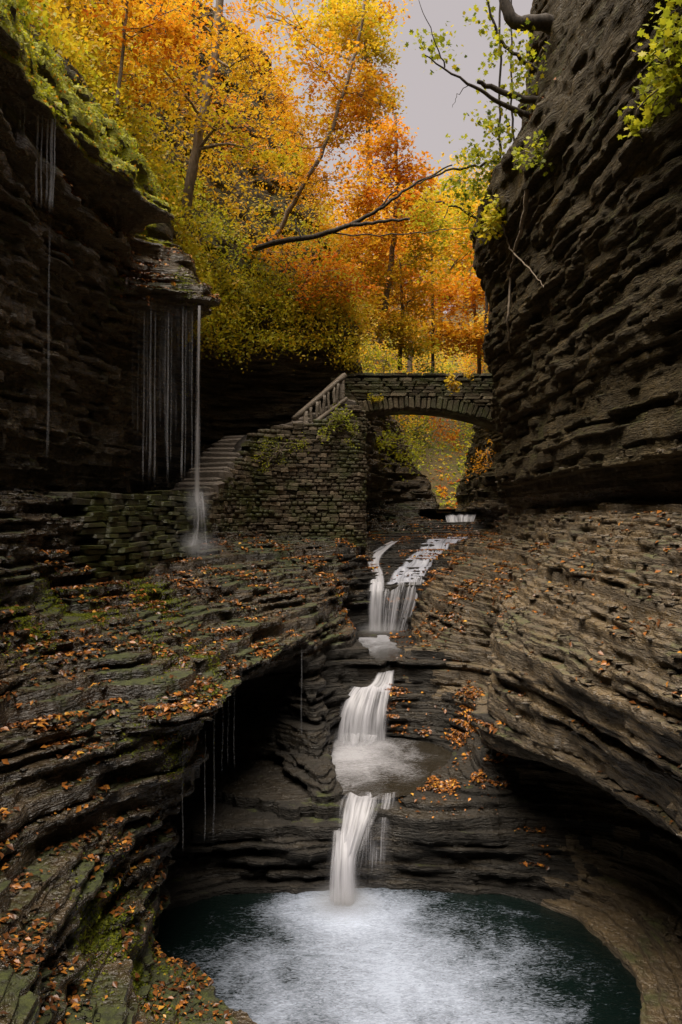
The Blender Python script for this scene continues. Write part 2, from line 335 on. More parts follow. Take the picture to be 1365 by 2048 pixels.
RV = {   # right bank contours, front to back
 -7.1: [(1.5, 10.6), (1.6, 10.8), (1.5, 11)],
 -6.9: [(1.8, 9.2), (3, 10), (3.1, 11), (2.4, 12)],
 -6.35: [(2.5, 8.4), (3.1, 9), (3.25, 9.7), (3.5, 10.6), (3.4, 11.3), (3.0, 12.1), (2.4, 12.7), (1.44, 13), (.14, 13.1)],
 -6.0: [(3.6, 6), (3.9, 9), (4.2, 10.2), (4.15, 11.3), (3.8, 12.3), (2.8, 12.95), (1.44, 13.15), (.14, 13.25)],
 -5.6: [(4, 6), (4.4, 9), (4.9, 10.5), (4.9, 11.5), (4.5, 12.4), (3.6, 12.9), (2.6, 13.2), (1.5, 13.25), (0.7, 13.35)],
 -5.2: [(4.2, 6), (4.6, 8.5), (5.1, 10.5), (5.2, 11.5), (4.9, 12.5), (4.0, 13.1), (3, 13.35), (2.2, 13.3), (1.4, 13.2), (.8, 13.5)],
 -5.0: [(4.2, 6), (4.6, 8.5), (5.1, 10.5), (5.2, 11.5), (5, 12.6), (4.2, 13.2), (3.2, 13.5), (2.4, 13.4), (1.6, 13.3), (.9, 13.5), (.82, 13.85), (1.3, 14.4), (1.6, 15.3), (2.2, 16.4), (1.9, 17.0), (1.1, 17.6)],
 -4.75: [(4.3, 6), (4.7, 8.5), (5.1, 10.3), (5.3, 11.5), (5.1, 12.8), (4.4, 13.6), (3.4, 14.1), (2.7, 14.3), (2.55, 15), (2.5, 16.5), (2.3, 17.2), (1.3, 17.65)],
 -4.2: [(4.2, 6), (4.5, 8.5), (4.9, 10.3), (5.2, 11.5), (5.0, 12.9), (4.2, 14), (3.0, 14.3), (2.6, 14.4), (2.7, 15.3), (2.75, 16.5), (2.6, 17.3), (2.0, 17.7), (1.2, 17.8)],
 -3.95: [(4.1, 6), (4.3, 8.5), (4.3, 10), (3.9, 11.3), (3.2, 12.4), (2.5, 13.3), (2.45, 14.2), (2.7, 15.2), (2.85, 16.5), (2.8, 17.4), (2.2, 18), (1.4, 18.2), (1.2, 18.25)],
 -3.6: [(3.8, 6), (3.9, 8), (3.7, 9.5), (3.3, 10.8), (2.7, 12), (2.3, 13.2), (2.3, 14), (2.7, 15), (3.1, 16), (3.2, 17.2), (2.7, 17.9), (1.9, 18.3), (1.5, 18.5)],
 -3.45: [(3.8, 6), (3.8, 8), (3.6, 9.5), (3.2, 10.8), (2.7, 12), (2.35, 13.2), (2.35, 14), (2.7, 15), (3.2, 16), (3.3, 17), (2.9, 17.8), (2.2, 18.2), (1.5, 18.35), (1.42, 18.75), (1.85, 19.3), (1.75, 20.5), (1.95, 22), (2.0, 23.0)],
 -2.9: [(3.7, 6), (3.6, 8), (3.4, 9.5), (3.0, 11), (2.6, 12.5), (2.5, 13.5), (2.6, 14.5), (2.9, 15.5), (3.4, 16.3), (3.4, 17.2), (2.9, 18), (2.4, 18.8), (2.2, 20), (2.2, 22), (2.1, 23.3)],
 -2.2: [(3.7, 6), (3.5, 8), (3.2, 9.5), (3.0, 11), (2.8, 12.5), (2.75, 13.8), (2.9, 15), (3.3, 16.5), (3.3, 18), (2.9, 19.5), (2.6, 21), (2.5, 22.5), (2.4, 23.5)],
 -1.5: [(3.9, 6), (3.6, 8), (3.4, 9.5), (3.3, 11), (3.3, 12.5), (3.35, 14), (3.5, 15.5), (3.8, 17), (3.8, 18.5), (3.5, 20), (3.3, 21.5), (3.1, 23), (3.0, 24), (2.7, 24.7)],
 -0.95: [(4.1, 6), (3.9, 8), (3.7, 9.5), (3.7, 11), (3.7, 13), (3.8, 15), (4.1, 17), (4.3, 19), (4.3, 21), (4.2, 23), (4.0, 24.5), (3.9, 25.6), (4.0, 26.4)],
 -0.7: [(4.2, 6), (4.1, 8), (3.9, 9.5), (3.9, 12), (4.1, 15), (4.5, 18), (4.8, 21), (5.0, 23), (5.2, 25), (5.4, 27), (5.6, 29), (5.4, 30.5)],
 -0.35: [(4.3, 6), (4.2, 8), (4.1, 10), (4.15, 13), (4.4, 16), (4.7, 19), (5.0, 22), (5.2, 25), (5.5, 27), (5.6, 29), (5.6, 31), (5.4, 32)],
 -0.1: [(4.5, 6), (4.4, 8), (4.3, 10), (4.3, 13), (4.5, 16), (4.8, 19), (5.0, 22), (5.3, 25), (5.5, 27), (5.7, 29), (5.7, 32), (5.6, 34), (5.6, 42)],
 0.2: [(5.5, 6), (5.4, 8), (5.2, 10), (5.1, 13), (5.2, 16), (5.3, 19), (5.3, 22), (5.3, 25), (5.6, 27), (5.4, 29), (5.2, 31), (5.5, 33), (6, 42)],
 0.8: [(5.1, 6), (4.8, 8), (4.5, 10), (4.35, 13), (4.4, 16), (4.55, 19), (4.75, 22), (5.0, 25), (5.6, 27), (5.5, 29), (5.3, 31), (5.6, 33), (6, 42)],
 2.0: [(5.2, 6), (4.9, 8), (4.6, 10), (4.5, 13), (4.5, 16), (4.6, 19), (4.75, 22), (4.95, 24.5), (5.5, 26), (5.9, 28), (5.9, 30), (6.2, 33), (6.5, 42)],
 4.4: [(4.9, 6), (4.7, 8), (4.4, 10), (4.2, 13), (4.1, 16), (4.0, 19), (3.9, 21.5), (4.2, 23), (4.9, 25), (5.6, 27), (6.2, 30), (6.8, 34), (7, 42)],
 5.4: [(4.8, 6), (4.6, 8), (4.3, 10), (4.1, 13), (4.1, 16), (4.2, 19), (4.3, 21.5), (4.6, 23), (5.2, 25), (5.8, 27), (6.5, 30), (7.2, 34), (7.5, 42)],
 7.3: [(4.6, 6), (4.4, 8), (4.2, 10), (4, 13), (3.8, 16), (3.6, 19), (3.6, 21.5), (3.9, 22.8), (5, 24), (6.3, 26), (7.5, 30), (8, 34), (8.5, 42)],
 8.1: [(4.8, 6), (4.7, 8), (4.6, 10), (4.35, 13), (4.1, 16), (3.8, 19), (3.85, 21.5), (4.4, 23), (5.5, 24.5), (6.8, 27), (8, 30), (8.5, 34), (9, 42)],
 8.6: [(5.6, 6), (5.7, 10), (5.5, 13), (5.1, 16), (4.5, 19), (4.4, 21.5), (5, 23), (6, 24.5), (7.2, 27), (8.5, 30), (9, 34), (9.5, 42)],
 11.0: [(6, 6), (6.1, 10), (5.9, 14), (5.5, 18), (5.0, 21), (5.3, 22.5), (6.5, 24), (8, 27), (9.5, 30), (10, 42)],
 14.0: [(6.3, 6), (6.3, 10), (6.0, 14), (5.6, 18), (5.3, 21), (5.6, 22.5), (6.8, 24), (8.5, 27), (10.5, 30), (11, 42)],
 19.0: [(8, 6), (8, 14), (7.5, 18), (7.2, 21), (7.6, 22.5), (9, 24), (11, 27), (12, 42)],
}


def frange(spec):
    out = [spec[0][0]]
    for a, e, d in spec:
        n = max(1, int(round((e - a) / d)))
        out += list(a + (np.arange(n) + 1) * (e - a) / n)
    return np.array(out)


GX = frange([(-13, -6.6, .4), (-6.6, 5.6, .068), (5.6, 13, .4)])
GY = frange([(-7, 6.6, .45), (6.6, 15, .06), (15, 20, .075), (20, 28.5, .095), (28.5, 42, .2)])


def poly_sdf(P):
    """signed distance on the grid, negative inside polygon P"""
    X = GX[:, None].astype(np.float32); Y = GY[None, :].astype(np.float32)
    d2 = np.full((len(GX), len(GY)), 1e9, np.float32)
    ins = np.zeros((len(GX), len(GY)), bool)
    n = len(P)
    for i in range(n):
        ax, ay = P[i]; bx, by = P[(i + 1) % n]
        ex, ey = bx - ax, by - ay
        L = ex * ex + ey * ey
        if L < 1e-9:
            continue
        t = np.clip(((X - ax) * ex + (Y - ay) * ey) / L, 0, 1)
        dx = X - ax - t * ex; dy = Y - ay - t * ey
        np.minimum(d2, dx * dx + dy * dy, out=d2)
        if ay != by:
            c = ((ay > Y) != (by > Y)) & (X < ex * (Y - ay) / ey + ax)
            ins ^= c
    d = np.sqrt(d2)
    return np.where(ins, -d, d)


def smooth_line(pts, n=4):
    A_ = np.array(pts, float)
    m = len(A_)
    out = []
    for i in range(m - 1):
        p0, p1, p2, p3 = A_[max(i - 1, 0)], A_[i], A_[i + 1], A_[min(i + 2, m - 1)]
        for k in range(n):
            t = k / n
            out.append(tuple(.5 * ((2 * p1) + (p2 - p0) * t + (2 * p0 - 5 * p1 + 4 * p2 - p3) * t * t + (3 * p1 - p0 - 3 * p2 + p3) * t ** 3)))
    out.append(tuple(A_[-1]))
    return out


def side_fields(V, sgn):
    out = []
    for z in sorted(V):
        pts = smooth_line(V[z])
        far = 14.0 * sgn
        y0 = pts[0][1]
        if y0 <= 6.01:                     # runs on behind the camera
            y0 = -6.0  # rock closes the gorge here, unseen, added to keep horizon light out
            pts = [(pts[0][0], y0)] + pts
        y1 = pts[-1][1]
        if y1 >= 41.9:
            pts = pts[:-1] + [(pts[-1][0], 44.0)]
            y1 = 44.0
        P = pts + [(far, y1), (far, y0)]
        out.append((z, poly_sdf(P)))
    return out


FL = side_fields(LV, 1.0)
FR = side_fields(RV, -1.0)


def field_at(fl, z):
    if z <= fl[0][0]: return fl[0][1]
    for (za, a), (zb, b) in zip(fl, fl[1:]):
        if z <= zb:
            t = (z - za) / (zb - za)
            return a * (1 - t) + b * t
    return fl[-1][1]


_mx = np.interp(GY, [0, 12.6, 13, 14, 16, 18, 20, 23, 25, 27, 31, 36, 44], [1.2, .8, .8, .6, .9, .9, 1.2, 1.6, 2.2, 3, 4.6, 5.0, 5.3])
CALM = np.clip(.5 + (np.abs(GX[:, None] - _mx[None, :]) - .9) * .8, .5, 1.0)          # smoother rock where the stream runs
CALM = np.where((GY < 12.9)[None, :], 1.0, CALM)
CALM = CALM * np.clip(1.0 - (GX[:, None] - _mx[None, :] - .6) * .35, .5, 1.0)       # the sweeping right wall


FORCED = (-6.27, -6.1, -5.05, -4.93, -4.8, -4.02, -3.9, -3.52, -3.38, -2.75, -.98, -.66, -.38, -.16, 4.85, 5.05, 5.56, 5.8, 6.3, 6.5)


def build_field():
    rng = np.random.default_rng(3)
    zs, fs = [], []
    z = -7.2
    h = 0.0
    grp = 0
    gn = None
    first = True
    mid_fade = np.clip((GY - 5) / 3, 0, 1)[None, :]
    while z < 20.0:
        if z < 6.9:
            th = rng.choice([0.055, 0.075, 0.1, 0.14, 0.2], p=[.2, .28, .26, .18, .08]) if z < .6 else rng.choice([0.05, 0.08, 0.12, 0.18, 0.26], p=[.22, .28, .26, .17, .07])
        else:
            th = rng.uniform(0.08, 0.28)
        for fb in FORCED:
            if z + .01 < fb < z + th + .03:
                th = fb - z
                break
        if first or grp <= 0:
            gs = rng.uniform(0, 200, 2); grp = rng.integers(3, 9)
            gn = 0.13 * NZ[0].grid(GX * .55 + gs[0], GY * .55 + gs[1]) + 0.10 * NZ[1].grid(GX * 1.3 + gs[1], GY * 1.3 + gs[0])
            hb = rng.normal(0, .05)
        grp -= 1
        first = False
        h = 0.45 * h + rng.normal(0, 0.034)
        o = rng.uniform(0, 250, 4)
        amp = rng.uniform(0.6, 1.5)
        n = 0.075 * amp * NZ[2].grid(GX * 2.1 + o[0], GY * 2.1 + o[1])
        j = NZ[3].grid(GX * 1.25 + o[2], GY * 1.25 + o[3])
        n = n + 0.085 * np.round(j * 2.4) / 1.1                     # broken joints
        n = n + 0.04 * NZ[4].grid(GX * 5.5 + o[1], GY * 5.5 + o[2])
        if z > .6:
            j2 = NZ[6].grid(GX * .8 + o[0], GY * .8 + o[3])
            n = n + .07 * np.round(j2 * 1.6)
        big = 0.16 * NZ[5].grid(GX * .33 + z * .13, GY * .33 + z * .21)
        zc = z + th * .5
        base = np.maximum(field_at(FL, zc), field_at(FR, zc))
        lump = (gn + big) / .13
        fl = np.floor(lump); fr_ = np.clip((lump - fl - .4) / .2, 0, 1)
        lump = (fl + fr_) * .13                                     # flat faces parted by joints
        f = base + (n + .2 * (gn + big) + .8 * lump) * 0.9 * CALM + (h + hb) * .9
        r = min(0.02, th * .2)
        for zz, dd in ((z + 0.004, -0.01), (z + th * .5, 0.0), (z + th - 0.004, -0.004)):
            zs.append(zz); fs.append((f + dd).astype(np.float32))
        z += th
    return np.array(zs), np.stack(fs, axis=2)


def surface_nets(xs, ys, zs, f):
    """one vertex in every cell the surface crosses, one quad for every crossed grid edge"""
    s = f > 0
    c = s.astype(np.int8)
    c = c[1:] + c[:-1]
    c = c[:, 1:] + c[:, :-1]
    c = c[:, :, 1:] + c[:, :, :-1]
    act = (c > 0) & (c < 8)
    del c
    I, J, K = np.nonzero(act)
    idx = np.full(act.shape, -1, np.int32)
    idx[I, J, K] = np.arange(len(I), dtype=np.int32)
    acc = np.zeros((len(I), 3)); cnt = np.zeros(len(I))
    cv = {}
    for a in (0, 1):
        for b in (0, 1):
            for d in (0, 1):
                cv[a, b, d] = f[I + a, J + b, K + d]
    for (p, q) in [((0,0,0),(1,0,0)),((0,1,0),(1,1,0)),((0,0,1),(1,0,1)),((0,1,1),(1,1,1)),
                   ((0,0,0),(0,1,0)),((1,0,0),(1,1,0)),((0,0,1),(0,1,1)),((1,0,1),(1,1,1)),
                   ((0,0,0),(0,0,1)),((1,0,0),(1,0,1)),((0,1,0),(0,1,1)),((1,1,0),(1,1,1))]:
        va, vb = cv[p], cv[q]
        m = (va > 0) != (vb > 0)
        t = np.where(m, va / np.where(m, va - vb, 1), 0)
        P = []
        for ax, (g, B) in enumerate(((xs, I), (ys, J), (zs, K))):
            ga = g[B + p[ax]]; gb = g[B + q[ax]]
            P.append(ga + (gb - ga) * t)
        acc += np.stack(P, 1) * m[:, None]
        cnt += m
    V = acc / cnt[:, None]
    quads = []
    # edges along x
    d = s[1:] != s[:-1]
    for ax in range(3):
        d = np.diff(s.view(np.int8), axis=ax) != 0
        sl = [slice(1, -1)] * 3
        sl[ax] = slice(None)
        e = np.argwhere(d[tuple(sl)])
        off = np.array([1, 1, 1]); off[ax] = 0
        e = e + off
        u, v = [k for k in range(3) if k != ax]
        def cell(du, dv):
            q = e.copy(); q[:, u] -= du; q[:, v] -= dv
            return idx[q[:, 0], q[:, 1], q[:, 2]]
        q = np.stack([cell(1, 1), cell(0, 1), cell(0, 0), cell(1, 0)], 1)
        pos = s[e[:, 0], e[:, 1], e[:, 2]]              # rock on the low side: normal towards +axis
        if ax == 1:
            pos = ~pos
        q[~pos] = q[~pos][:, ::-1]
        quads.append(q[(q >= 0).all(1)])
    return V, np.concatenate(quads)


ZS, FF = build_field()
TV, TQ = surface_nets(GX, GY, ZS, FF)
SOLID = FF > 0
del FF


def ground(x, y, zmax):
    """height of the first rock below zmax"""
    i = int(np.abs(GX - x).argmin()); j = int(np.abs(GY - y).argmin())
    k = int(np.searchsorted(ZS, zmax)) - 1
    col = SOLID[i, j, :k + 1]
    hit = np.nonzero(col)[0]
    return float(ZS[hit[-1]]) if len(hit) else -7.2


def hit(px, py, back=.1):
    """where the sight line through photo pixel px, py meets the rock, a little in front of it"""
    Ys = np.arange(6.5, 41, .04)
    X = (px - 682.5) / F * Ys; Z = (1024.0 - py) / F * Ys
    ok = (np.abs(X) < 12.5) & (Z > ZS[0]) & (Z < ZS[-1])
    i = np.clip(np.searchsorted(GX, X), 0, len(GX) - 1); j = np.clip(np.searchsorted(GY, Ys), 0, len(GY) - 1); k = np.clip(np.searchsorted(ZS, Z), 0, len(ZS) - 1)
    h = np.nonzero(ok & SOLID[i, j, k])[0]
    Y = Ys[h[0]] if len(h) else 30.0
    return at(px, py, Y - back)


# gentle waviness of the beds and small chips
TV[:, 2] += 0.05 * NZ[6].pts(TV[:, 0] * .35, TV[:, 1] * .35) + 0.02 * NZ[6].pts(TV[:, 0] * 1.3, TV[:, 1] * 1.3)
for a in range(2):
    TV[:, a] += 0.018 * NZ[a].pts(TV[:, 0] * 9 + TV[:, 2] * 11, TV[:, 1] * 9 - TV[:, 2] * 7)

TC = TV[TQ].mean(1)                                   # face centres
_e1 = TV[TQ[:, 2]] - TV[TQ[:, 0]]; _e2 = TV[TQ[:, 3]] - TV[TQ[:, 1]]
TN = np.cross(_e1, _e2)
TA = np.linalg.norm(TN, axis=1) * .5
TN = TN / (np.linalg.norm(TN, axis=1)[:, None] + 1e-12)


def mid_x(y):
    return np.interp(y, [0, 9, 13, 14, 16, 18, 20, 23, 25, 27, 31, 36, 44], [1, 1.2, .8, .6, .9, .9, 1.2, 1.6, 2.2, 3, 4.6, 5.0, 5.3])


_rightside = TC[:, 0] > mid_x(TC[:, 1])
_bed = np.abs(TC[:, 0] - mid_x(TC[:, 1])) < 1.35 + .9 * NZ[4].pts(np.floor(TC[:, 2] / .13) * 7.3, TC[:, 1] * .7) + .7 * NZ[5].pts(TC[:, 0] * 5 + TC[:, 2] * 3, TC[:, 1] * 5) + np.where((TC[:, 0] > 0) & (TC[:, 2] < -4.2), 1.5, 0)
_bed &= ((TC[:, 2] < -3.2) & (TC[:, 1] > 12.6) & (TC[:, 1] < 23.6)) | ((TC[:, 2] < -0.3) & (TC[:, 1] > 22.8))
_bed |= (~_rightside) & (TC[:, 2] < -3.05) & (TC[:, 1] > 11.3) & (TC[:, 0] > -4.4)  # hollow under the left rim takes the shade-darkened bed colour too
_hill = (~_rightside) & ((TC[:, 2] > 7.0) | ((TC[:, 1] > 22.5) & (TC[:, 2] > 5.9)))
_moss = (~_rightside) & (TC[:, 1] < 19.6) & (TC[:, 2] > 6.42) & (TC[:, 2] < 8.15 + .3 * NZ[3].pts(TC[:, 1] * 1.1, TC[:, 0])) & (TN[:, 2] > -.25)
_hill &= ~_moss
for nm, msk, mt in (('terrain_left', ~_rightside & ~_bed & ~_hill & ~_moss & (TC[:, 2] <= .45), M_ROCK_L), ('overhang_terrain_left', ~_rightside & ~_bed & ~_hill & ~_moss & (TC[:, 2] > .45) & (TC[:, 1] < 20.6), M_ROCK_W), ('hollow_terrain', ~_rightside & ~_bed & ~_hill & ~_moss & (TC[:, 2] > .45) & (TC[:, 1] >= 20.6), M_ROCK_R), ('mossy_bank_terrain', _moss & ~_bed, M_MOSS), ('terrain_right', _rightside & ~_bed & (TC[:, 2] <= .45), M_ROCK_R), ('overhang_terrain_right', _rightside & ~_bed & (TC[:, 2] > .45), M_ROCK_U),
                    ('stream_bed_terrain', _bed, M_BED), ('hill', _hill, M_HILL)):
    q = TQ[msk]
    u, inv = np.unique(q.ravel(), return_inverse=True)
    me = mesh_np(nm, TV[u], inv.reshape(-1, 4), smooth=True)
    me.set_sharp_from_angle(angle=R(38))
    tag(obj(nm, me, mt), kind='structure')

# ------------------------------------------------------------------ masonry
import bmesh


def stone_material(name, tones, moss, wet=0.0):
    m, t = mat(name)
    b = NB(t)
    oi = b.n('ShaderNodeObjectInfo')
    rnd = oi.outputs['Random']
    fine = b.noise(b.pos((1, 1, 2)), 14, 4, 0.7)
    big = b.noise(b.pos((1, 1, 1.2), (2, 5, 8)), 1.1, 4, 0.65)
    col = b.ramp(rnd, [(0.0, tones[0]), (0.45, tones[1]), (0.8, tones[2]), (1.0, tones[3])])
    col = b.mix(0.85, col, b.ramp(fine, [(0.25, 0.45), (0.5, 1.0), (0.75, 1.55)]), 'MULTIPLY')
    mask = b.ramp(b.math('ADD', b.math('ADD', big, b.math('MULTIPLY', fine, 0.25)), moss), [(0.62, 0.0), (0.78, 1.0)])
    col = b.mix(b.math('MULTIPLY', mask, 0.8), col, b.mix(fine, (0.015, 0.02, 0.004), (0.075, 0.085, 0.012)))
    rough = b.ramp(b.math('ADD', big, wet), [(0.4, 0.85), (0.7, 0.3)])
    nrm = b.bump(fine, 0.9, 0.03)
    b.out(b.principled(col, rough, nrm, 0.4))
    return m


M_WALL = stone_material('masonry_stone', [(0.05, 0.037, 0.022), (0.11, 0.082, 0.051), (0.19, 0.145, 0.094), (0.28, 0.218, 0.148)], 0.05)
M_BRIDGE = stone_material('bridge_stone', [(0.035, 0.026, 0.014), (0.068, 0.052, 0.029), (0.11, 0.084, 0.048), (0.16, 0.125, 0.075)], 0.06)
M_PATHW = stone_material('path_wall_stone', [(0.022, 0.018, 0.012), (0.04, 0.034, 0.024), (0.07, 0.06, 0.043), (0.11, 0.095, 0.07)], 0.12, 0.25)
M_CORE = stone_material('dark_mortar', [(0.025, 0.02, 0.016)] * 4, -0.3)
M_STEP = stone_material('step_stone', [(0.09, 0.072, 0.056), (0.115, 0.094, 0.074), (0.145, 0.12, 0.095), (0.17, 0.14, 0.115)], -0.1)
M_RAIL = stone_material('weathered_rail', [(0.12, 0.095, 0.07), (0.15, 0.12, 0.088), (0.17, 0.137, 0.10), (0.19, 0.155, 0.115)], -0.12)

STONE_VAR = {}


def stone_mesh(matl, v):
    key = (matl.name, v)
    if key not in STONE_VAR:
        rr = random.Random(100 + v)
        bm = bmesh.new()
        bmesh.ops.create_cube(bm, size=1.0)
        for q in bm.verts:
            q.co += Vector((rr.uniform(-.09, .09), rr.uniform(-.05, .05), rr.uniform(-.09, .09)))
        bmesh.ops.bevel(bm, geom=list(bm.edges), offset=0.1, offset_type='OFFSET', segments=1, profile=0.5, affect='EDGES')
        me = bpy.data.meshes.new('stone')
        bm.to_mesh(me); bm.free()
        me.materials.append(matl)
        STONE_VAR[key] = me
    return STONE_VAR[key]


def put_stone(parent, matl, p, size, yaw, rr, name='stone', tilt=0.03, roll=0.0):
    o = bpy.data.objects.new(name, stone_mesh(matl, rr.randrange(10)))
    COL.objects.link(o)
    o.parent = parent
    o.location = p
    o.scale = size
    o.rotation_euler = (rr.uniform(-tilt, tilt), rr.uniform(-tilt, tilt) + roll, yaw + rr.uniform(-tilt, tilt))
    return o


class Path2:
    def __init__(self, pts):
        self.p = np.array(pts, float)
        d = np.hypot(*np.diff(self.p[:, :2], axis=0).T)
        self.s = np.concatenate([[0], np.cumsum(d)])
        self.len = self.s[-1]

    def at(self, s):
        return np.array([np.interp(s, self.s, self.p[:, k]) for k in range(self.p.shape[1])])

    def yaw(self, s):
        a, b = self.at(max(0, s - .15)), self.at(min(self.len, s + .15))
        return math.atan2(b[1] - a[1], b[0] - a[0])


def wall_core(name, path, zbot, ztop, back, thick, parent, matl=None):
    """solid band behind the stones"""
    n = max(2, int(path.len / .2))
    V, Fc = [], []
    for i in range(n + 1):
        s = path.len * i / n
        p = path.at(s); yw = path.yaw(s)
        nx, ny = -math.sin(yw), math.cos(yw)
        zb, zt = zbot(s), ztop(s)
        for d, z in ((back, zb), (back, zt), (back + thick, zt), (back + thick, zb)):
            V.append((p[0] + nx * d, p[1] + ny * d, z))
    for i in range(n):
        for k in range(4):
            a, b = i * 4 + k, i * 4 + (k + 1) % 4
            Fc.append((a, a + 4, b + 4, b))
    Fc.append((0, 1, 2, 3)); Fc.append((n * 4 + 3, n * 4 + 2, n * 4 + 1, n * 4))
    return obj(name, mesh_np(name, V, np.array(Fc)), matl or M_CORE, parent)


def rubble_wall(root, path, zbot, ztop, ch, wr, matl, seed, depth=.3, proud=.05, batter=0.0, limit=300, tilt=.035):
    """courses of stones along a path; those past the limit are joined into one part"""
    rr = random.Random(seed)
    recs = []
    z = min(zbot(s) for s in np.linspace(0, path.len, 40))
    zmax = max(ztop(s) for s in np.linspace(0, path.len, 40))
    c = 0
    while z < zmax:
        h = ch * rr.uniform(.75, 1.3)
        s = rr.uniform(-wr[1], 0)
        while s < path.len:
            w_ = rr.uniform(*wr)
            sm = s + w_ / 2
            if 0 <= sm <= path.len and zbot(sm) - h * .5 <= z and z + h * .6 <= ztop(sm):
                p = path.at(sm); yw = path.yaw(sm)
                nx, ny = -math.sin(yw), math.cos(yw)
                off = depth / 2 - rr.uniform(0, proud) - batter * (zmax - z)
                jz = rr.uniform(-.012, .012)
                recs.append(((p[0] + nx * off, p[1] + ny * off, z + h / 2 + jz), (w_ * .97, depth, h * .95), yw))
            s += w_
        z += h
        c += 1
    recs.sort(key=lambda q: -q[1][0] * q[1][2] / q[0][1] ** 2)
    for p, sz, yw in recs[:limit]:
        put_stone(root, matl, p, sz, yw, rr, tilt=tilt)
    rest = recs[limit:]
    if rest:
        V, Fc, base = [], {}, 0
        for p, sz, yw in rest:
            me = stone_mesh(matl, rr.randrange(10))
            M = Matrix.Translation(p) @ Matrix.Rotation(yw + rr.uniform(-.03, .03), 4, 'Z') @ Matrix.Rotation(rr.uniform(-.03, .03), 4, 'Y') @ Matrix.Diagonal((*sz, 1))
            V += [tuple(M @ v.co) for v in me.vertices]
            for f in me.polygons:
                Fc.setdefault(len(f.vertices), []).append([base + i for i in f.vertices])
            base += len(me.vertices)
        o = obj('small_stones', mesh_np('small_stones', V, [np.array(f) for f in Fc.values()]), matl, root)
        o['kind'] = 'stuff'
    return recs


# retaining wall under the stairway
wp = Path2([(-3.42, 20.7), (-3.05, 22.1), (-2.5, 23.1), (-1.4, 23.6), (0.5, 23.95), (0.72, 24.3), (0.72, 26.0)])
_wt = [(0, .30), (1.45, 1.0), (2.2, 1.7), (2.6, 2.32), (3.8, 2.62), (4.6, 2.75), (5.2, 3.15), (5.75, 3.2), (6.2, 3.05), (7.9, 3.05)]
w_top = lambda s: np.interp(s, [a for a, b in _wt], [b for a, b in _wt])
w_bot = lambda s: np.interp(s, [0, 2, 4, 6, 8], [-0.85, -1.0, -1.05, -1.1, -1.3])
rw = tag(empty('retaining_wall', (-1.2, 23.6, -1.0)), 'tall rubble stone retaining wall with moss patches below the stairway and arched bridge', 'wall')
_off = Matrix.Translation(-rw.location)


def local(root):
    """children were placed in world coordinates: keep them there"""
    for c in root.children:
        c.matrix_parent_inverse = Matrix.Translation(root.location).inverted()


rubble_wall(rw, wp, w_bot, w_top, .105, (.13, .36), M_WALL, 7, depth=.3, proud=.07)
wall_core('core', wp, lambda s: -1.4, lambda s: w_top(s) - .06, .1, .45, rw)
local(rw)

# path wall under the curtain of water
pp = Path2([(-4.6, 13.9), (-4.3, 14.8), (-4.0, 16.6), (-3.72, 18.4), (-3.5, 19.7), (-3.65, 20.3)])
p_top = lambda s: np.interp(s, [0, 3, 5, 7], [.32, .42, .45, .42])
p_bot = lambda s: np.interp(s, [0, 3, 5, 7], [-1.25, -1.15, -1.1, -1.05])
pw = tag(empty('path_wall', (-4.2, 15, -1.1)), 'mossy wet stone path wall where the curtain of water lands', 'wall')
rubble_wall(pw, pp, p_bot, p_top, .1, (.2, .75), M_PATHW, 9, depth=.46, proud=.13, batter=.22, tilt=.05)
wall_core('core', pp, lambda s: -1.6, lambda s: p_top(s) - .05, .12, .7, pw)
local(pw)

# stairway: two flights
st = tag(empty('stairway', (-3.6, 20.6, 0.0)), 'stone stairway climbing behind the retaining wall towards the bridge', 'stairs')
rr = random.Random(4)
f1a, f1b = Vector((-3.95, 20.5, .16)), Vector((-2.75, 24.1, 2.30))
for k in range(15):
    t = k / 14
    p = f1a.lerp(f1b, t)
    put_stone(st, M_STEP, (p.x - .25, p.y + .1, p.z - .22), (1.25, .5, .5), -.32, rr, 'step', .008)
f2a, f2b = Vector((-2.3, 24.45, 2.40)), Vector((0.1, 25.45, 3.55))
for k in range(10):
    t = k / 9
    p = f2a.lerp(f2b, t)
    put_stone(st, M_STEP, (p.x, p.y + .25, p.z - .3), (.45, 1.2, .6), .35, rr, 'step', .008)
local(st)


def beam(name, a, b, w_, h_, matl, parent=None, seed=0, segs=5, rough=.012):
    """roughly squared bar between two points, slightly uneven"""
    rr = random.Random(seed)
    a, b = Vector(a), Vector(b)
    d = (b - a).normalized()
    s = d.cross(Vector((0, 0, 1)))
    s = s.normalized() if s.length > 1e-3 else Vector((1, 0, 0))
    u = s.cross(d).normalized()
    V, Fc = [], []
    c = .28
    ring = [(-1, -1 + c), (-1, 1 - c), (-1 + c, 1), (1 - c, 1), (1, 1 - c), (1, -1 + c), (1 - c, -1), (-1 + c, -1)]
    for i in range(segs + 1):
        p = a.lerp(b, i / segs)
        for x, y in ring:
            V.append(p + s * (x * w_ / 2 + rr.uniform(-rough, rough)) + u * (y * h_ / 2 + rr.uniform(-rough, rough)))
    for i in range(segs):
        for k in range(8):
            Fc.append((i * 8 + k, i * 8 + (k + 1) % 8, (i + 1) * 8 + (k + 1) % 8, (i + 1) * 8 + k))
    n = segs * 8
    caps = [tuple(range(7, -1, -1)), tuple(n + k for k in range(8))]
    return obj(name, mesh_np(name, [tuple(v) for v in V], [np.array(Fc), np.array(caps)]), matl, parent)


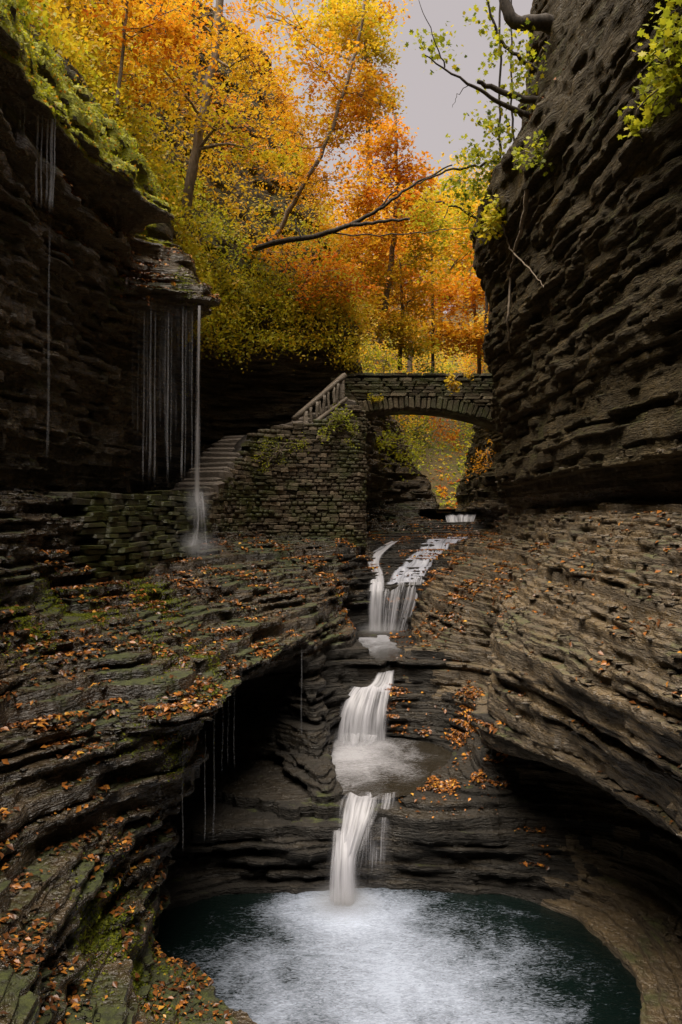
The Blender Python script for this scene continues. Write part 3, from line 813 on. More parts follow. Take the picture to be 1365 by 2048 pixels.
# balustrade of the upper flight
bl = tag(empty('balustrade', (-1.3, 24.4, 2.6)), 'weathered sloping balustrade beside the upper steps at the bridge end', 'railing')
ta, tb = Vector(at(588, 838, 23.9)), Vector(at(690, 750, 24.9))
ba, bb = Vector(at(608, 862, 23.9)), Vector(at(692, 797, 24.85))
beam('top_rail', ta, tb, .2, .13, M_RAIL, bl, 1, 7)
beam('bottom_rail', ba, bb, .2, .11, M_RAIL, bl, 2, 7)
beam('post', at(684, 806, 24.8), at(684, 754, 24.85), .17, .17, M_RAIL, bl, 3)
beam('post', at(612, 862, 23.95), at(612, 824, 24.1), .15, .15, M_RAIL, bl, 4)
for k, (x0, x1) in enumerate(((623, 622), (634, 635), (644, 638), (646, 650), (658, 657), (670, 668), (672, 677))):
    yb = 862 - (x0 - 608) * (65 / 84.0)
    yt = 838 - (x1 - 588) * (88 / 102.0) + 6
    Yk = 23.9 + (x0 - 600) / 90.0 * .9
    beam('baluster', at(x0, yb, Yk), at(x1, yt, Yk), .105, .085, M_RAIL, bl, 10 + k, 4)
local(bl)

# arched bridge
br = tag(empty('stone_bridge', (2.8, 26.6, 3.1)), 'arched stone footbridge with rubble parapet spanning the gorge', 'bridge')
BY0, BY1 = 25.9, 27.7
zin = lambda x: 3.11 + .0907 * (x - .365) - .0644 * (x - .365) * (x - 2.79)
RT = .43
zex = lambda x: zin(x) + RT
PT = 4.44
# the body behind the facing: arch barrel, deck and parapet cores
xs = np.linspace(-.2, 6.0, 40)


def slab_between(name, f0, f1, y0, y1):
    V, Fc = [], []
    for xx in xs:
        V += [(xx, y0, f0(xx)), (xx, y1, f0(xx)), (xx, y1, f1(xx)), (xx, y0, f1(xx))]
    for i in range(len(xs) - 1):
        for k in range(4):
            a, b_ = i * 4 + k, i * 4 + (k + 1) % 4
            Fc.append((a, b_, b_ + 4, a + 4))
    Fc += [(3, 2, 1, 0), tuple(len(V) - 4 + k for k in range(4))]
    return obj(name, mesh_np(name, V, np.array(Fc)), M_BRIDGE, br)


BR_ARCH = slab_between('arch', lambda a: zin(a) + .02, lambda a: max(zin(a) + .3, 3.62), BY0 + .1, BY1)
BR_PAR = slab_between('parapet', lambda a: max(zin(a) + .28, 3.6), lambda a: PT - .06, BY0 + .12, BY0 + .4)
slab_between('far_parapet', lambda a: max(zin(a) + .28, 3.6), lambda a: PT - .03, BY1 - .4, BY1 - .003)
rr = random.Random(21)
x = .30
while x < 5.75:
    w_ = rr.uniform(.12, .2)
    xm = x + w_ / 2
    sl = (zin(xm + .05) - zin(xm - .05)) / .1
    hh = RT * rr.uniform(.93, 1.04)
    put_stone(BR_ARCH, M_BRIDGE, (xm - sl * hh / 2, BY0 + .22 - rr.uniform(0, .03), zin(xm) + hh / 2), (w_ * .95, .5, hh), 0, rr, 'arch_stone', .015, -math.atan(sl) * 1.0 + (2.6 - xm) * -.05)
    x += w_
z = 3.02
while z < PT - .1:
    h = rr.uniform(.075, .125)
    x = -.15 - rr.uniform(0, .3)
    while x < 5.7:
        w_ = rr.uniform(.22, .7)
        xm = x + w_ / 2
        if z > zex(xm) - .06 or xm < .22:
            put_stone(BR_PAR, M_BRIDGE, (xm, BY0 + .2 - rr.uniform(0, .05), z + h / 2), (w_ * .98, .45, h * .95), 0, rr, 'stone', .012)
        x += w_
    z += h
x = -.1
while x < 5.6:
    w_ = rr.uniform(.45, .9)
    put_stone(BR_PAR, M_BRIDGE, (x + w_ / 2, BY0 + .2, PT + rr.uniform(-.01, .02)), (w_ * .98, .52, .1), 0, rr, 'coping_stone', .012)
    x += w_
local(br)

# ------------------------------------------------------------------ water
def water_mat(name, deep, foam_sheen, foam_sheen_col=(0.78, 0.80, 0.84), rough=.06, ripple=.5, centre=None, shelf=None, impact=None):
    m, t = mat(name)
    b = NB(t)
    P = b.pos()
    rip = b.noise(b.pos((1, 1.6, 1)), 3.2, 4, 0.6, 0.6)
    rip2 = b.noise(b.pos((1, 1.5, 1), (4, 4, 0)), 14, 3, 0.6, 0.8)
    h = b.math('ADD', rip, b.math('MULTIPLY', rip2, 0.35))
    nrm = b.bump(h, ripple, 0.05)
    body = b.principled(deep, rough, nrm, 0.5)
    body.node.inputs['IOR'].default_value = 1.33
    if shelf is not None:
        # shallow rim: the silt floor shows through
        pass
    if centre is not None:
        # foam carried out from the foot of the fall; in M_POOL also painted sky reflection
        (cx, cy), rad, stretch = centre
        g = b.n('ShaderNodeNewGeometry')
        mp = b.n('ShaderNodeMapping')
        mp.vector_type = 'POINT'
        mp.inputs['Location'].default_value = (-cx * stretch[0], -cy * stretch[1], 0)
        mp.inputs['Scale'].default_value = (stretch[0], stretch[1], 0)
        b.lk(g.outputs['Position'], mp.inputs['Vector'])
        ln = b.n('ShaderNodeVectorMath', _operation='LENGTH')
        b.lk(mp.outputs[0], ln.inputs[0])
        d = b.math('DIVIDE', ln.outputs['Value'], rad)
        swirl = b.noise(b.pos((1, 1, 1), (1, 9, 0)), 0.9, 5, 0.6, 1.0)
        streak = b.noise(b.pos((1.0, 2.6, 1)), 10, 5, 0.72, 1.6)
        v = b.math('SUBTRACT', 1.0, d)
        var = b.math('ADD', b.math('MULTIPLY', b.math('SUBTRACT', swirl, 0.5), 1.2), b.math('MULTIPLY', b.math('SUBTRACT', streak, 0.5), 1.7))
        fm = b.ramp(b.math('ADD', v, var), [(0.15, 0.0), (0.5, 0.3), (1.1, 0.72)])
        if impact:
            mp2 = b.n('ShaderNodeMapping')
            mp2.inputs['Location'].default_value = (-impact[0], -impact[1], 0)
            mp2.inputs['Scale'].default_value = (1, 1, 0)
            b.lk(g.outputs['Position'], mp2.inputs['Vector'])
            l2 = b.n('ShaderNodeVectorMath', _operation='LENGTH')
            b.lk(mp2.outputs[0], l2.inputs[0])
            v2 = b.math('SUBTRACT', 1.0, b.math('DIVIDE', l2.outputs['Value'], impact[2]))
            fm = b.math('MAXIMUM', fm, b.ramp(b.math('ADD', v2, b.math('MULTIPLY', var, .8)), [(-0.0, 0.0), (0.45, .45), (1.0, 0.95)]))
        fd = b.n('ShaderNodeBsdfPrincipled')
        fd.inputs['Base Color'].default_value = (*foam_sheen_col, 1)
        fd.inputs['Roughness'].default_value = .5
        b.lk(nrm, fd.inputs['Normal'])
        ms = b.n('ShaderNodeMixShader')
        b.lk(b.math('MULTIPLY', fm, foam_sheen), ms.inputs[0]); b.lk(body, ms.inputs[1]); b.lk(fd.outputs[0], ms.inputs[2])
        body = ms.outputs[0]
    b.out(body)
    return m


M_POOL = water_mat('pool_water', (0.003, 0.007, 0.006), 0.9, (0.52, 0.59, 0.74), centre=((0.55, 10.4), 2.7, (0.92, 0.85)), impact=(0.1, 12.3, 1.5))  # broad blue-white patch: froth plus sky reflection painted into the colour
M_MID = water_mat('mid_pool_water', (0.02, 0.016, 0.01), 0.9, (0.5, 0.5, 0.54), ripple=1.0, centre=((0.25, 16.6), 2.0, (1.2, .7)))
M_TOP = water_mat('top_pool_water', (0.02, 0.018, 0.014), 0.9, (0.5, 0.51, 0.56), ripple=1.0, centre=((0.95, 22.4), 2.2, (1.0, .6)))


def poly_sheet(name, pts, z, mt):
    o = obj(name, mesh_np(name, [(x_, y_, z) for x_, y_ in pts], np.array([list(range(len(pts)))])), mt)
    return tag(o, kind='structure')




def in_poly(P, xs, ys):
    X, Y = xs[:, None], ys[None, :]
    ins = np.zeros((len(xs), len(ys)), bool)
    for (ax, ay), (bx, by) in zip(P, P[1:] + P[:1]):
        if ay != by:
            ins ^= ((ay > Y) != (by > Y)) & (X < (bx - ax) * (Y - ay) / (by - ay) + ax)
    return ins


def level_water(name, box, z, depth, mt, grow=3, within=None):
    """flat water where the basin is open at height z and no deeper than depth; edges tucked into the rock"""
    i0, i1 = np.searchsorted(GX, box[0]), np.searchsorted(GX, box[1])
    j0, j1 = np.searchsorted(GY, box[2]), np.searchsorted(GY, box[3])
    k = int(np.searchsorted(ZS, z)); kd = int(np.searchsorted(ZS, z - (depth or 9)))
    blk = SOLID[i0:i1, j0:j1]
    ok = ~blk[:, :, k] & (blk[:, :, kd:k].any(axis=2) if depth else True)
    rock = blk[:, :, k]
    if within:
        ok &= in_poly(within, GX[i0:i1], GY[j0:j1])
    for _ in range(grow):
        g_ = ok.copy()
        g_[1:] |= ok[:-1]; g_[:-1] |= ok[1:]; g_[:, 1:] |= ok[:, :-1]; g_[:, :-1] |= ok[:, 1:]
        ok = ok | (g_ & rock)
    c = ok[:-1, :-1] & ok[1:, :-1] & ok[1:, 1:] & ok[:-1, 1:]
    I, J = np.nonzero(c)
    nj = j1 - j0
    q = np.stack([I * nj + J, (I + 1) * nj + J, (I + 1) * nj + J + 1, I * nj + J + 1], 1)
    X_, Y_ = np.meshgrid(GX[i0:i1], GY[j0:j1], indexing='ij')
    Vv = np.stack([X_.ravel(), Y_.ravel(), np.full(X_.size, z)], 1)
    u, inv = np.unique(q.ravel(), return_inverse=True)
    return tag(obj(name, mesh_np(name, Vv[u], inv.reshape(-1, 4), True), mt), kind='structure')


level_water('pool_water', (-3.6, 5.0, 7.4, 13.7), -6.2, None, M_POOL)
level_water('middle_pool_water', (-.6, 2.9, 13.6, 18.0), -4.96, .5, M_MID, 4, [(-.05, 14.05), (.3, 13.8), (.8, 13.75), (1.1, 13.95), (1.6, 14.4), (1.85, 15.3), (2.5, 16.3), (2.2, 17.3), (1.3, 17.9), (-.1, 17.9), (-.35, 17.2), (-.35, 15.6), (-.2, 14.6)])
level_water('top_pool_water', (.0, 2.6, 18.0, 23.6), -3.42, .5, M_TOP, 4, [(.8, 18.5), (1.2, 18.3), (1.6, 18.45), (2.0, 18.9), (2.1, 19.8), (2.1, 23.3), (.4, 23.3), (.2, 22.3), (.4, 21), (.5, 19.6)])
level_water('far_stream_water', (3.2, 6.4, 32.0, 41.8), 0.02, .6, M_TOP)


def fall_material(name, dens, tint=(0.63, 0.63, 0.68), fu=26.0, fv=.9, cover=1.0):
    m, t = mat(name)
    b = NB(t)
    uv = b.n('ShaderNodeUVMap'); uv.uv_map = 'flow'
    ed = b.n('ShaderNodeAttribute', _attribute_name='edge')
    mp = b.n('ShaderNodeMapping'); mp.inputs['Scale'].default_value = (fu, fv, 1)
    b.lk(uv.outputs[0], mp.inputs[0])
    nz = b.noise(mp.outputs[0], 1.0, 4, 0.6, 0.2)
    # thin films let the rock behind show through
    mp2 = b.n('ShaderNodeMapping'); mp2.inputs['Scale'].default_value = (fu * .25, fv * .5, 1); mp2.inputs['Location'].default_value = (3, 7, 0)
    b.lk(uv.outputs[0], mp2.inputs[0])
    nz2 = b.noise(mp2.outputs[0], 1.0, 2, 0.5)
    v = b.math('ADD', b.math('MULTIPLY', b.math('SUBTRACT', nz, .5), 1.6), b.math('MULTIPLY', b.math('SUBTRACT', nz2, .5), 1.2))
    v = b.math('ADD', v, b.math('SUBTRACT', dens, b.math('MULTIPLY', b.math('SUBTRACT', 1.0, ed.outputs['Fac']), .9)))
    a = b.math('MULTIPLY', b.math('MULTIPLY', b.ramp(v, [(0.0, 0.05), (0.55, .8), (1.0, 1.0)]), ed.outputs['Fac']), cover)
    df = b.n('ShaderNodeBsdfPrincipled')
    df.inputs['Base Color'].default_value = (*tint, 1)
    df.inputs['Roughness'].default_value = .35
    b.lk(b.bump(nz, .5, .03), df.inputs['Normal'])
    tl = b.n('ShaderNodeBsdfTranslucent'); tl.inputs[0].default_value = (*tint, 1)
    m1 = b.n('ShaderNodeMixShader'); m1.inputs[0].default_value = .35
    b.lk(df.outputs[0], m1.inputs[1]); b.lk(tl.outputs[0], m1.inputs[2])
    tr = b.n('ShaderNodeBsdfTransparent')
    m2 = b.n('ShaderNodeMixShader')
    b.lk(a, m2.inputs[0]); b.lk(tr.outputs[0], m2.inputs[1]); b.lk(m1.outputs[0], m2.inputs[2])
    b.out(m2.outputs[0])
    return m


M_FALL = fall_material('falling_water', .52)
M_THIN = fall_material('thin_water', .24)
M_VEIL = fall_material('veil_water', .12)
M_STRAND = fall_material('strand_water', .42, (0.78, 0.80, 0.86), fu=30, fv=3.0, cover=.36)
M_STRAND_B = fall_material('thick_strand_water', .55, (0.82, 0.80, 0.82), fu=30, fv=.6, cover=.6)
M_SLIDE = fall_material('sliding_water', .62, (0.55, 0.57, 0.66), fu=14, fv=1.5)


def smooth_rows(rows, n):
    """resample a list of (left, right) rows with a Catmull-Rom curve"""
    A = np.array([[*l, *r] for l, r in rows], float)
    m = len(A)
    out = []
    for i in range(m - 1):
        p0, p1, p2, p3 = A[max(i - 1, 0)], A[i], A[i + 1], A[min(i + 2, m - 1)]
        for k in range(n):
            t = k / n
            out.append(.5 * ((2 * p1) + (p2 - p0) * t + (2 * p0 - 5 * p1 + 4 * p2 - p3) * t * t + (3 * p1 - p0 - 3 * p2 + p3) * t ** 3))
    out.append(A[-1])
    return np.array(out)


def water_sheet(name, rows, mt, across=28, n=10, bulge=.1, rag=.03, parent=None, seed=0, fade=(0.0, 0.0), edge=.16, drape=None):
    A = smooth_rows(rows, n)
    m = len(A)
    u = np.linspace(0, 1, across)
    Lp, Rp = A[:, :3], A[:, 3:]
    P = Lp[:, None] * (1 - u)[None, :, None] + Rp[:, None] * u[None, :, None]
    wid = np.linalg.norm(Rp - Lp, axis=1)
    ds = np.concatenate([[0], np.cumsum(np.linalg.norm(np.diff((Lp + Rp) / 2, axis=0), axis=1))])
    U = wid.mean() * u[None, :] + 0 * ds[:, None]
    V = ds[:, None] + 0 * u[None, :]
    k = NZ[seed % 8]
    P[:, :, 1] -= bulge * np.sin(np.pi * u)[None, :] ** .7 * np.minimum(1, wid / .5)[:, None]
    P[:, :, 1] -= rag * (k.pts(U * 9 + seed * 3.3, V * .5) + .5 * k.pts(U * 23 + seed, V * .8))
    P[:, :, 2] += rag * .5 * k.pts(U * 6 + seed * 1.7, V * 2)
    if drape:
        Zg = np.array([[ground(P[i, j, 0], P[i, j, 1], P[i, j, 2] + drape) for j in range(across)] for i in range(m)])
        Zg = np.maximum(Zg, P[:, :, 2] - .25)
        for _ in range(3):
            Zp = np.pad(Zg, 1, mode='edge')
            Zg = np.maximum(Zg, (Zp[:-2, 1:-1] + Zp[2:, 1:-1] + Zp[1:-1, :-2] + Zp[1:-1, 2:] + 2 * Zp[1:-1, 1:-1]) / 6)
        P[:, :, 2] = Zg + .035
    e = np.clip(np.minimum(u, 1 - u) / edge, 0, 1)[None, :] * np.ones((m, 1))
    tt = np.linspace(0, 1, m)
    if fade[0]: e *= np.clip(tt / fade[0], 0, 1)[:, None]
    if fade[1]: e *= np.clip((1 - tt) / fade[1], 0, 1)[:, None]
    idx = np.arange(m * across).reshape(m, across)
    q = np.stack([idx[:-1, :-1], idx[1:, :-1], idx[1:, 1:], idx[:-1, 1:]], -1).reshape(-1, 4)
    me = mesh_np(name, P.reshape(-1, 3), q, smooth=True)
    lv = np.empty(len(me.loops), np.int32); me.loops.foreach_get('vertex_index', lv)
    uvl = me.uv_layers.new(name='flow')
    uvl.data.foreach_set('uv', np.stack([U.ravel()[lv] + seed * 2.1, V.ravel()[lv]], 1).astype(np.float32).ravel())
    at_ = me.attributes.new('edge', 'FLOAT', 'POINT')
    at_.data.foreach_set('value', e.ravel().astype(np.float32))
    return obj(name, me, mt, parent)


def A(px, py, Y):
    return at(px, py, Y)


# lowest fall into the round pool
wf = tag(empty('waterfall', (0.05, 12.8, -6.2)), 'lowest white waterfall plunging into the round green pool', 'waterfall')
water_sheet('main_flow', [(A(680, 1584, 14.15), A(768, 1584, 14.1)), (A(672, 1597, 13.85), A(768, 1596, 13.75)), (A(667, 1622, 13.6), A(762, 1620, 13.5)), (A(664, 1665, 13.28), A(745, 1662, 13.25)),
                          (A(652, 1712, 13.05), A(734, 1706, 13.05)), (A(648, 1760, 12.9), A(728, 1758, 12.9)), (A(644, 1815, 12.78), A(732, 1815, 12.78))], M_FALL, 34, 10, .14, .06, wf, 1, edge=.28, fade=(0, .1))
water_sheet('side_flow', [(A(720, 1582, 14.2), A(800, 1580, 14.2)), (A(718, 1598, 13.9), A(798, 1598, 13.8)), (A(716, 1640, 13.5), A(790, 1636, 13.5)), (A(716, 1700, 13.25), A(785, 1690, 13.3)), (A(712, 1795, 12.95), A(780, 1795, 13.0))],
            M_VEIL, 30, 10, .06, .05, wf, 2, fade=(0, .2))
water_sheet('core_flow', [(A(660, 1640, 13.5), A(720, 1640, 13.5)), (A(652, 1720, 12.98), A(722, 1716, 12.98)), (A(646, 1818, 12.7), A(726, 1818, 12.7))], M_FALL, 24, 10, .12, .04, wf, 3, edge=.3, fade=(.15, .15))
local(wf)
# middle fall
wf = tag(empty('waterfall', (0.5, 17.8, -4.9)), 'broad middle waterfall fanning over a ledge into the brown pool', 'waterfall')
water_sheet('upper_chute', [(A(765, 1322, 18.75), A(800, 1320, 18.75)), (A(752, 1345, 18.45), A(792, 1343, 18.45)), (A(735, 1368, 18.25), A(790, 1366, 18.25)), (A(700, 1382, 18.0), A(788, 1384, 18.0))], M_FALL, 24, 8, .05, .03, wf, 4)
water_sheet('main_flow', [(A(700, 1372, 18.2), A(788, 1372, 18.2)), (A(688, 1386, 17.95), A(787, 1390, 17.9)), (A(676, 1412, 17.72), A(784, 1415, 17.7)), (A(668, 1440, 17.6), A(782, 1442, 17.55)), (A(664, 1482, 17.45), A(780, 1478, 17.45))],
            M_FALL, 44, 10, .16, .08, wf, 5, edge=.14)
water_sheet('foot_flow', [(A(668, 1462, 17.5), A(775, 1462, 17.45)), (A(672, 1480, 17.2), A(765, 1480, 17.2)), (A(675, 1500, 16.8), A(750, 1500, 16.8))], M_THIN, 30, 8, .1, .06, wf, 6, fade=(.1, .4))
local(wf)
# upper falls: two strands of one fall
wf = tag(empty('waterfall', (0.95, 23.1, -3.4)), 'narrow white waterfall on the bridge side of the upper pair', 'waterfall')
water_sheet('run_in', [(A(782, 1082, 26.3), A(800, 1081, 26.3)), (A(752, 1098, 25.4), A(782, 1096, 25.4)), (A(728, 1112, 24.7), A(768, 1112, 24.7)), (A(732, 1126, 24.3), A(762, 1128, 24.3)), (A(736, 1142, 23.9), A(768, 1142, 23.9)), (A(738, 1162, 23.5), A(772, 1162, 23.5)), (A(736, 1182, 23.25), A(772, 1182, 23.25))], M_FALL, 20, 10, .04, .04, wf, 7)
water_sheet('drop', [(A(738, 1162, 23.45), A(772, 1165, 23.45)), (A(735, 1185, 23.15), A(771, 1185, 23.15)), (A(733, 1215, 23.0), A(770, 1215, 23.0)), (A(731, 1272, 22.85), A(769, 1272, 22.85))], M_FALL, 26, 10, .1, .04, wf, 8, edge=.25)
local(wf)
wf = tag(empty('waterfall', (1.6, 23.2, -3.4)), 'veil of thin streams sliding off the sloping slab above the upper pool', 'waterfall')


def bed_row(pxl, pyl, pxr, pyr, n=1):
    pass


water_sheet('slide', [(A(868, 1076, 27.0), A(944, 1075, 27.0)), (A(850, 1086, 26.3), A(930, 1086, 26.3)), (A(832, 1104, 25.5), A(905, 1104, 25.5)), (A(808, 1128, 24.6), A(876, 1126, 24.6)), (A(782, 1156, 23.9), A(860, 1146, 24.0)), (A(768, 1182, 23.4), A(856, 1156, 23.75))],
            M_SLIDE, 44, 12, .02, .01, wf, 9, edge=.1, drape=.35)
water_sheet('veil', [(A(768, 1172, 23.6), A(856, 1150, 23.85)), (A(765, 1192, 23.25), A(852, 1165, 23.55)), (A(763, 1225, 23.05), A(842, 1200, 23.3)), (A(764, 1270, 22.9), A(818, 1268, 23.1))], M_THIN, 50, 10, .1, .06, wf, 10, edge=.05)
local(wf)
# small weir far behind the bridge
wf = tag(empty('waterfall', (4.7, 31.7, -.4)), 'small distant weir seen through the bridge arch', 'waterfall')
water_sheet('drop', [(A(884, 1026, 32.6), A(958, 1024, 32.6)), (A(888, 1030, 32.2), A(956, 1028, 32.2)), (A(893, 1046, 31.9), A(950, 1044, 31.9))], M_FALL, 40, 8, .05, .05, wf, 12, edge=.05)
local(wf)


# curtain of thin strands on the mossy cliff
def strand(p0, p1, r0, r1, seed, mt=None):
    rr = random.Random(seed)
    n = 26
    k = 7
    p0, p1 = np.array(p0), np.array(p1)
    V, E, UV = [], [], []
    for i in range(n + 1):
        t = i / n
        c = p0 + (p1 - p0) * t
        c = c + np.array([.012 * math.sin(t * 9 + seed) * t, -.10 * math.sqrt(t), 0])
        r = r0 + (r1 - r0) * t
        for j in range(k):
            a = 2 * math.pi * j / k
            V.append((c[0] + r * math.cos(a), c[1] + r * .6 * math.sin(a), c[2]))
            E.append(min(1, (n - i) / 4) * min(1, .35 + i / 3))
            UV.append((j / k * .3 + seed * .7, t * abs(p0[2] - p1[2])))
    q = [(i * k + j, i * k + (j + 1) % k, (i + 1) * k + (j + 1) % k, (i + 1) * k + j) for i in range(n) for j in range(k)]
    me = mesh_np('waterfall', V, np.array(q), smooth=True)
    lv = np.empty(len(me.loops), np.int32); me.loops.foreach_get('vertex_index', lv)
    uvl = me.uv_layers.new(name='flow')
    uvl.data.foreach_set('uv', np.array(UV, np.float32)[lv].ravel())
    at_ = me.attributes.new('edge', 'FLOAT', 'POINT')
    at_.data.foreach_set('value', np.array(E, np.float32))
    return obj('waterfall', me, mt or M_STRAND)


G_ST = 'thin strands of water falling from the mossy cliff'
ORD = ['first', 'second', 'third', 'fourth', 'fifth', 'sixth', 'seventh', 'eighth', 'ninth', 'tenth', 'eleventh', 'twelfth', 'thirteenth', 'fourteenth']
M_STRAND_F = fall_material('faint_strand_water', .36, (0.78, 0.80, 0.86), fu=30, fv=5.0, cover=.2)
big = water_sheet('waterfall', [(A(395, 612, 18.6), A(404, 612, 18.6)), (A(393, 660, 18.5), A(404, 660, 18.5)), (A(390, 800, 18.45), A(403, 800, 18.45)), (A(386, 1004, 18.4), A(404, 1004, 18.4))], M_STRAND_B, 14, 14, .05, .02, None, 15, edge=.35)
tag(big, 'thickest falling strand at the outer corner of the mossy cliff', 'waterfall', G_ST)
sp = [(386, 616, 990, 18.5, .010, 0), (373, 612, 985, 18.5, .010, 0), (367, 606, 990, 18.5, .017, 1), (345, 612, 960, 18.4, .009, 0), (338, 610, 988, 18.4, .018, 1), (333, 614, 930, 18.4, .008, 0), (312, 612, 990, 18.3, .016, 1), (303, 606, 985, 18.3, .024, 1), (297, 610, 940, 18.3, .010, 0), (290, 612, 990, 18.2, .014, 1), (279, 604, 900, 18.1, .007, 0), (268, 600, 880, 18.0, .007, 0)]
for k, (px, y0, y1, Y, r, f) in enumerate(sp):
    o = strand(A(px, y0, Y), A(px - 1, y1, Y), r * .8, r * 1.5, 20 + k, M_STRAND if f else M_STRAND_F)
    tag(o, '%s%s strand from the outer corner along the lower mossy rim, counting past the thickest' % ('' if f else 'faint ', ORD[k]), 'waterfall', G_ST)
M_FILM = fall_material('film_water', .05, (0.70, 0.72, 0.78), fu=34, fv=.5, cover=.3)
vl = water_sheet('waterfall', [(A(262, 606, 18.45), A(392, 612, 18.75)), (A(262, 700, 18.4), A(392, 700, 18.7)), (A(258, 990, 18.35), A(392, 990, 18.65))], M_FILM, 60, 12, .02, .04, None, 16, edge=.06, fade=(.03, .3))
tag(vl, 'faint wide film of water behind the strands below the lower mossy rim', 'waterfall')
sp2 = [(45, 150, 330, 12.6, .011), (53, 160, 340, 12.6, .008), (79, 185, 430, 12.9, .016), (88, 190, 432, 12.9, .010), (99, 200, 430, 13.0, .013), (107, 215, 440, 13.0, .022), (113, 220, 440, 13.0, .010)]
for k, (px, y0, y1, Y, r) in enumerate(sp2):
    o = strand(A(px, y0, Y), A(px - 2, y1, Y), r, r * 1.3, 60 + k)
    tag(o, '%s thin strand below the steep mossy bank, counted from the picture edge' % ORD[k], 'waterfall', 'strands below the steep mossy bank')
o = strand(A(101, 440, 13.4), A(100, 960, 13.2), .014, .024, 90, M_STRAND_F)
tag(o, 'faint long strand falling from the mossy lip to the path wall', 'waterfall', G_ST)
sp3 = [(368, 1462, 1720, 10.7, .005), (412, 1450, 1700, 10.9, .005), (430, 1400, 1700, 11.6, .010), (447, 1350, 1560, 13.6, .007), (458, 1350, 1540, 13.7, .007), (470, 1350, 1550, 13.8, .008), (604, 1290, 1540, 16.0, .010)]
for k, (px, y0, y1, Y, r) in enumerate(sp3):
    o = strand(A(px, y0, Y), A(px, y1, Y), r, r * 1.4, 120 + k, M_STRAND_F)
    tag(o, '%s faint drip line across the dark hollow below the leafy rim, counted towards the waterfalls' % ORD[k], 'waterfall', 'drip lines in the dark hollow')
# cascade down the wall courses below the thick strand
wf = water_sheet('waterfall', [(A(386, 985, 19.0), A(408, 985, 19.0)), (A(386, 1010, 18.6), A(412, 1010, 18.6)), (A(385, 1040, 18.4), A(416, 1040, 18.4)), (A(380, 1070, 18.25), A(418, 1070, 18.25)), (A(366, 1092, 18.1), A(424, 1092, 18.1)), (A(340, 1108, 17.9), A(424, 1108, 17.9))], M_VEIL, 26, 8, .06, .05, None, 14, fade=(0, .25))
tag(wf, 'misty cascade running down the path wall below the thickest strand', 'waterfall')


# ------------------------------------------------------------------ spray where the water lands
def puff(label, c, rad, dens, seed):
    bm = bmesh.new()
    bmesh.ops.create_icosphere(bm, subdivisions=3, radius=1.0)
    me = bpy.data.meshes.new('mist'); bm.to_mesh(me); bm.free()
    m, t = mat('spray')
    b = NB(t)
    tc = b.n('ShaderNodeTexCoord')
    ln = b.n('ShaderNodeVectorMath', _operation='LENGTH')
    b.lk(tc.outputs['Object'], ln.inputs[0])
    fall = b.math('SUBTRACT', 1.0, ln.outputs['Value'], True)
    fall = b.math('POWER', fall, 1.7)
    v = b.n('ShaderNodeVolumePrincipled')
    v.inputs['Color'].default_value = (.9, .9, .93, 1)
    b.lk(b.math('MULTIPLY', fall, dens), v.inputs['Density'])
    o_ = b.n('ShaderNodeOutputMaterial')
    b.lk(v.outputs[0], o_.inputs['Volume'])
    o = obj('mist', me, m)
    o.location = c
    o.scale = rad
    tag(o, label, 'mist', kind='stuff')
    return o


puff('white spray at the foot of the lowest fall', (.02, 12.5, -6.15), (.75, .6, .36), 3.0, 1)
puff('spray at the foot of the middle fall', (.35, 17.2, -4.9), (.8, .5, .35), 2.2, 2)
puff('spray at the foot of the upper falls', (1.1, 22.6, -3.35), (.9, .5, .3), 2.2, 3)
puff('drifting spray where the thickest strand lands', (-3.3, 18.3, .15), (.4, .4, .6), 1.6, 4)
puff('spray on the lower courses of the path wall', (-3.3, 17.8, -.75), (.8, .6, .45), 1.2, 6)

# ------------------------------------------------------------------ vegetation
def leaf_material(name, stops, transl=.5, rough=.55):
    m, t = mat(name)
    b = NB(t)
    a = b.n('ShaderNodeAttribute', _attribute_name='tone')
    col = b.ramp(a.outputs['Fac'], stops)
    p = b.n('ShaderNodeBsdfPrincipled')
    b.lk(col, p.inputs['Base Color'])
    p.inputs['Roughness'].default_value = rough
    p.inputs['Specular IOR Level'].default_value = .3
    if transl:
        tl = b.n('ShaderNodeBsdfTranslucent')
        b.lk(col, tl.inputs[0])
        ms = b.n('ShaderNodeMixShader'); ms.inputs[0].default_value = transl
        b.lk(p.outputs[0], ms.inputs[1]); b.lk(tl.outputs[0], ms.inputs[2])
        b.out(ms.outputs[0])
    else:
        b.out(p.outputs[0])
    return m


AUTUMN = [(0.0, (0.07, 0.10, 0.012)), (0.2, (0.40, 0.41, 0.022)), (0.42, (0.62, 0.41, 0.02)), (0.66, (0.62, 0.25, 0.012)), (0.85, (0.52, 0.12, 0.012)), (1.0, (0.25, 0.06, 0.012))]
M_LEAF = leaf_material('autumn_leaf', AUTUMN)
M_LITTER = leaf_material('fallen_leaf', [(0.0, (0.045, 0.022, 0.012)), (0.35, (0.16, 0.06, 0.018)), (0.65, (0.36, 0.13, 0.025)), (0.85, (0.50, 0.22, 0.035)), (1.0, (0.60, 0.36, 0.06))], 0, .22)


def bark_material(name, c0, c1):
    m, t = mat(name)
    b = NB(t)
    n = b.noise(b.pos((1, 1, .35)), 14, 4, .7)
    col = b.ramp(n, [(.3, c0), (.7, c1)])
    b.out(b.principled(col, .85, b.bump(n, .8, .03), .2))
    return m


M_BARK = bark_material('bark', (0.10, 0.078, 0.055), (0.30, 0.24, 0.18))
M_BARK_D = bark_material('dark_bark', (0.02, 0.017, 0.014), (0.075, 0.06, 0.048))

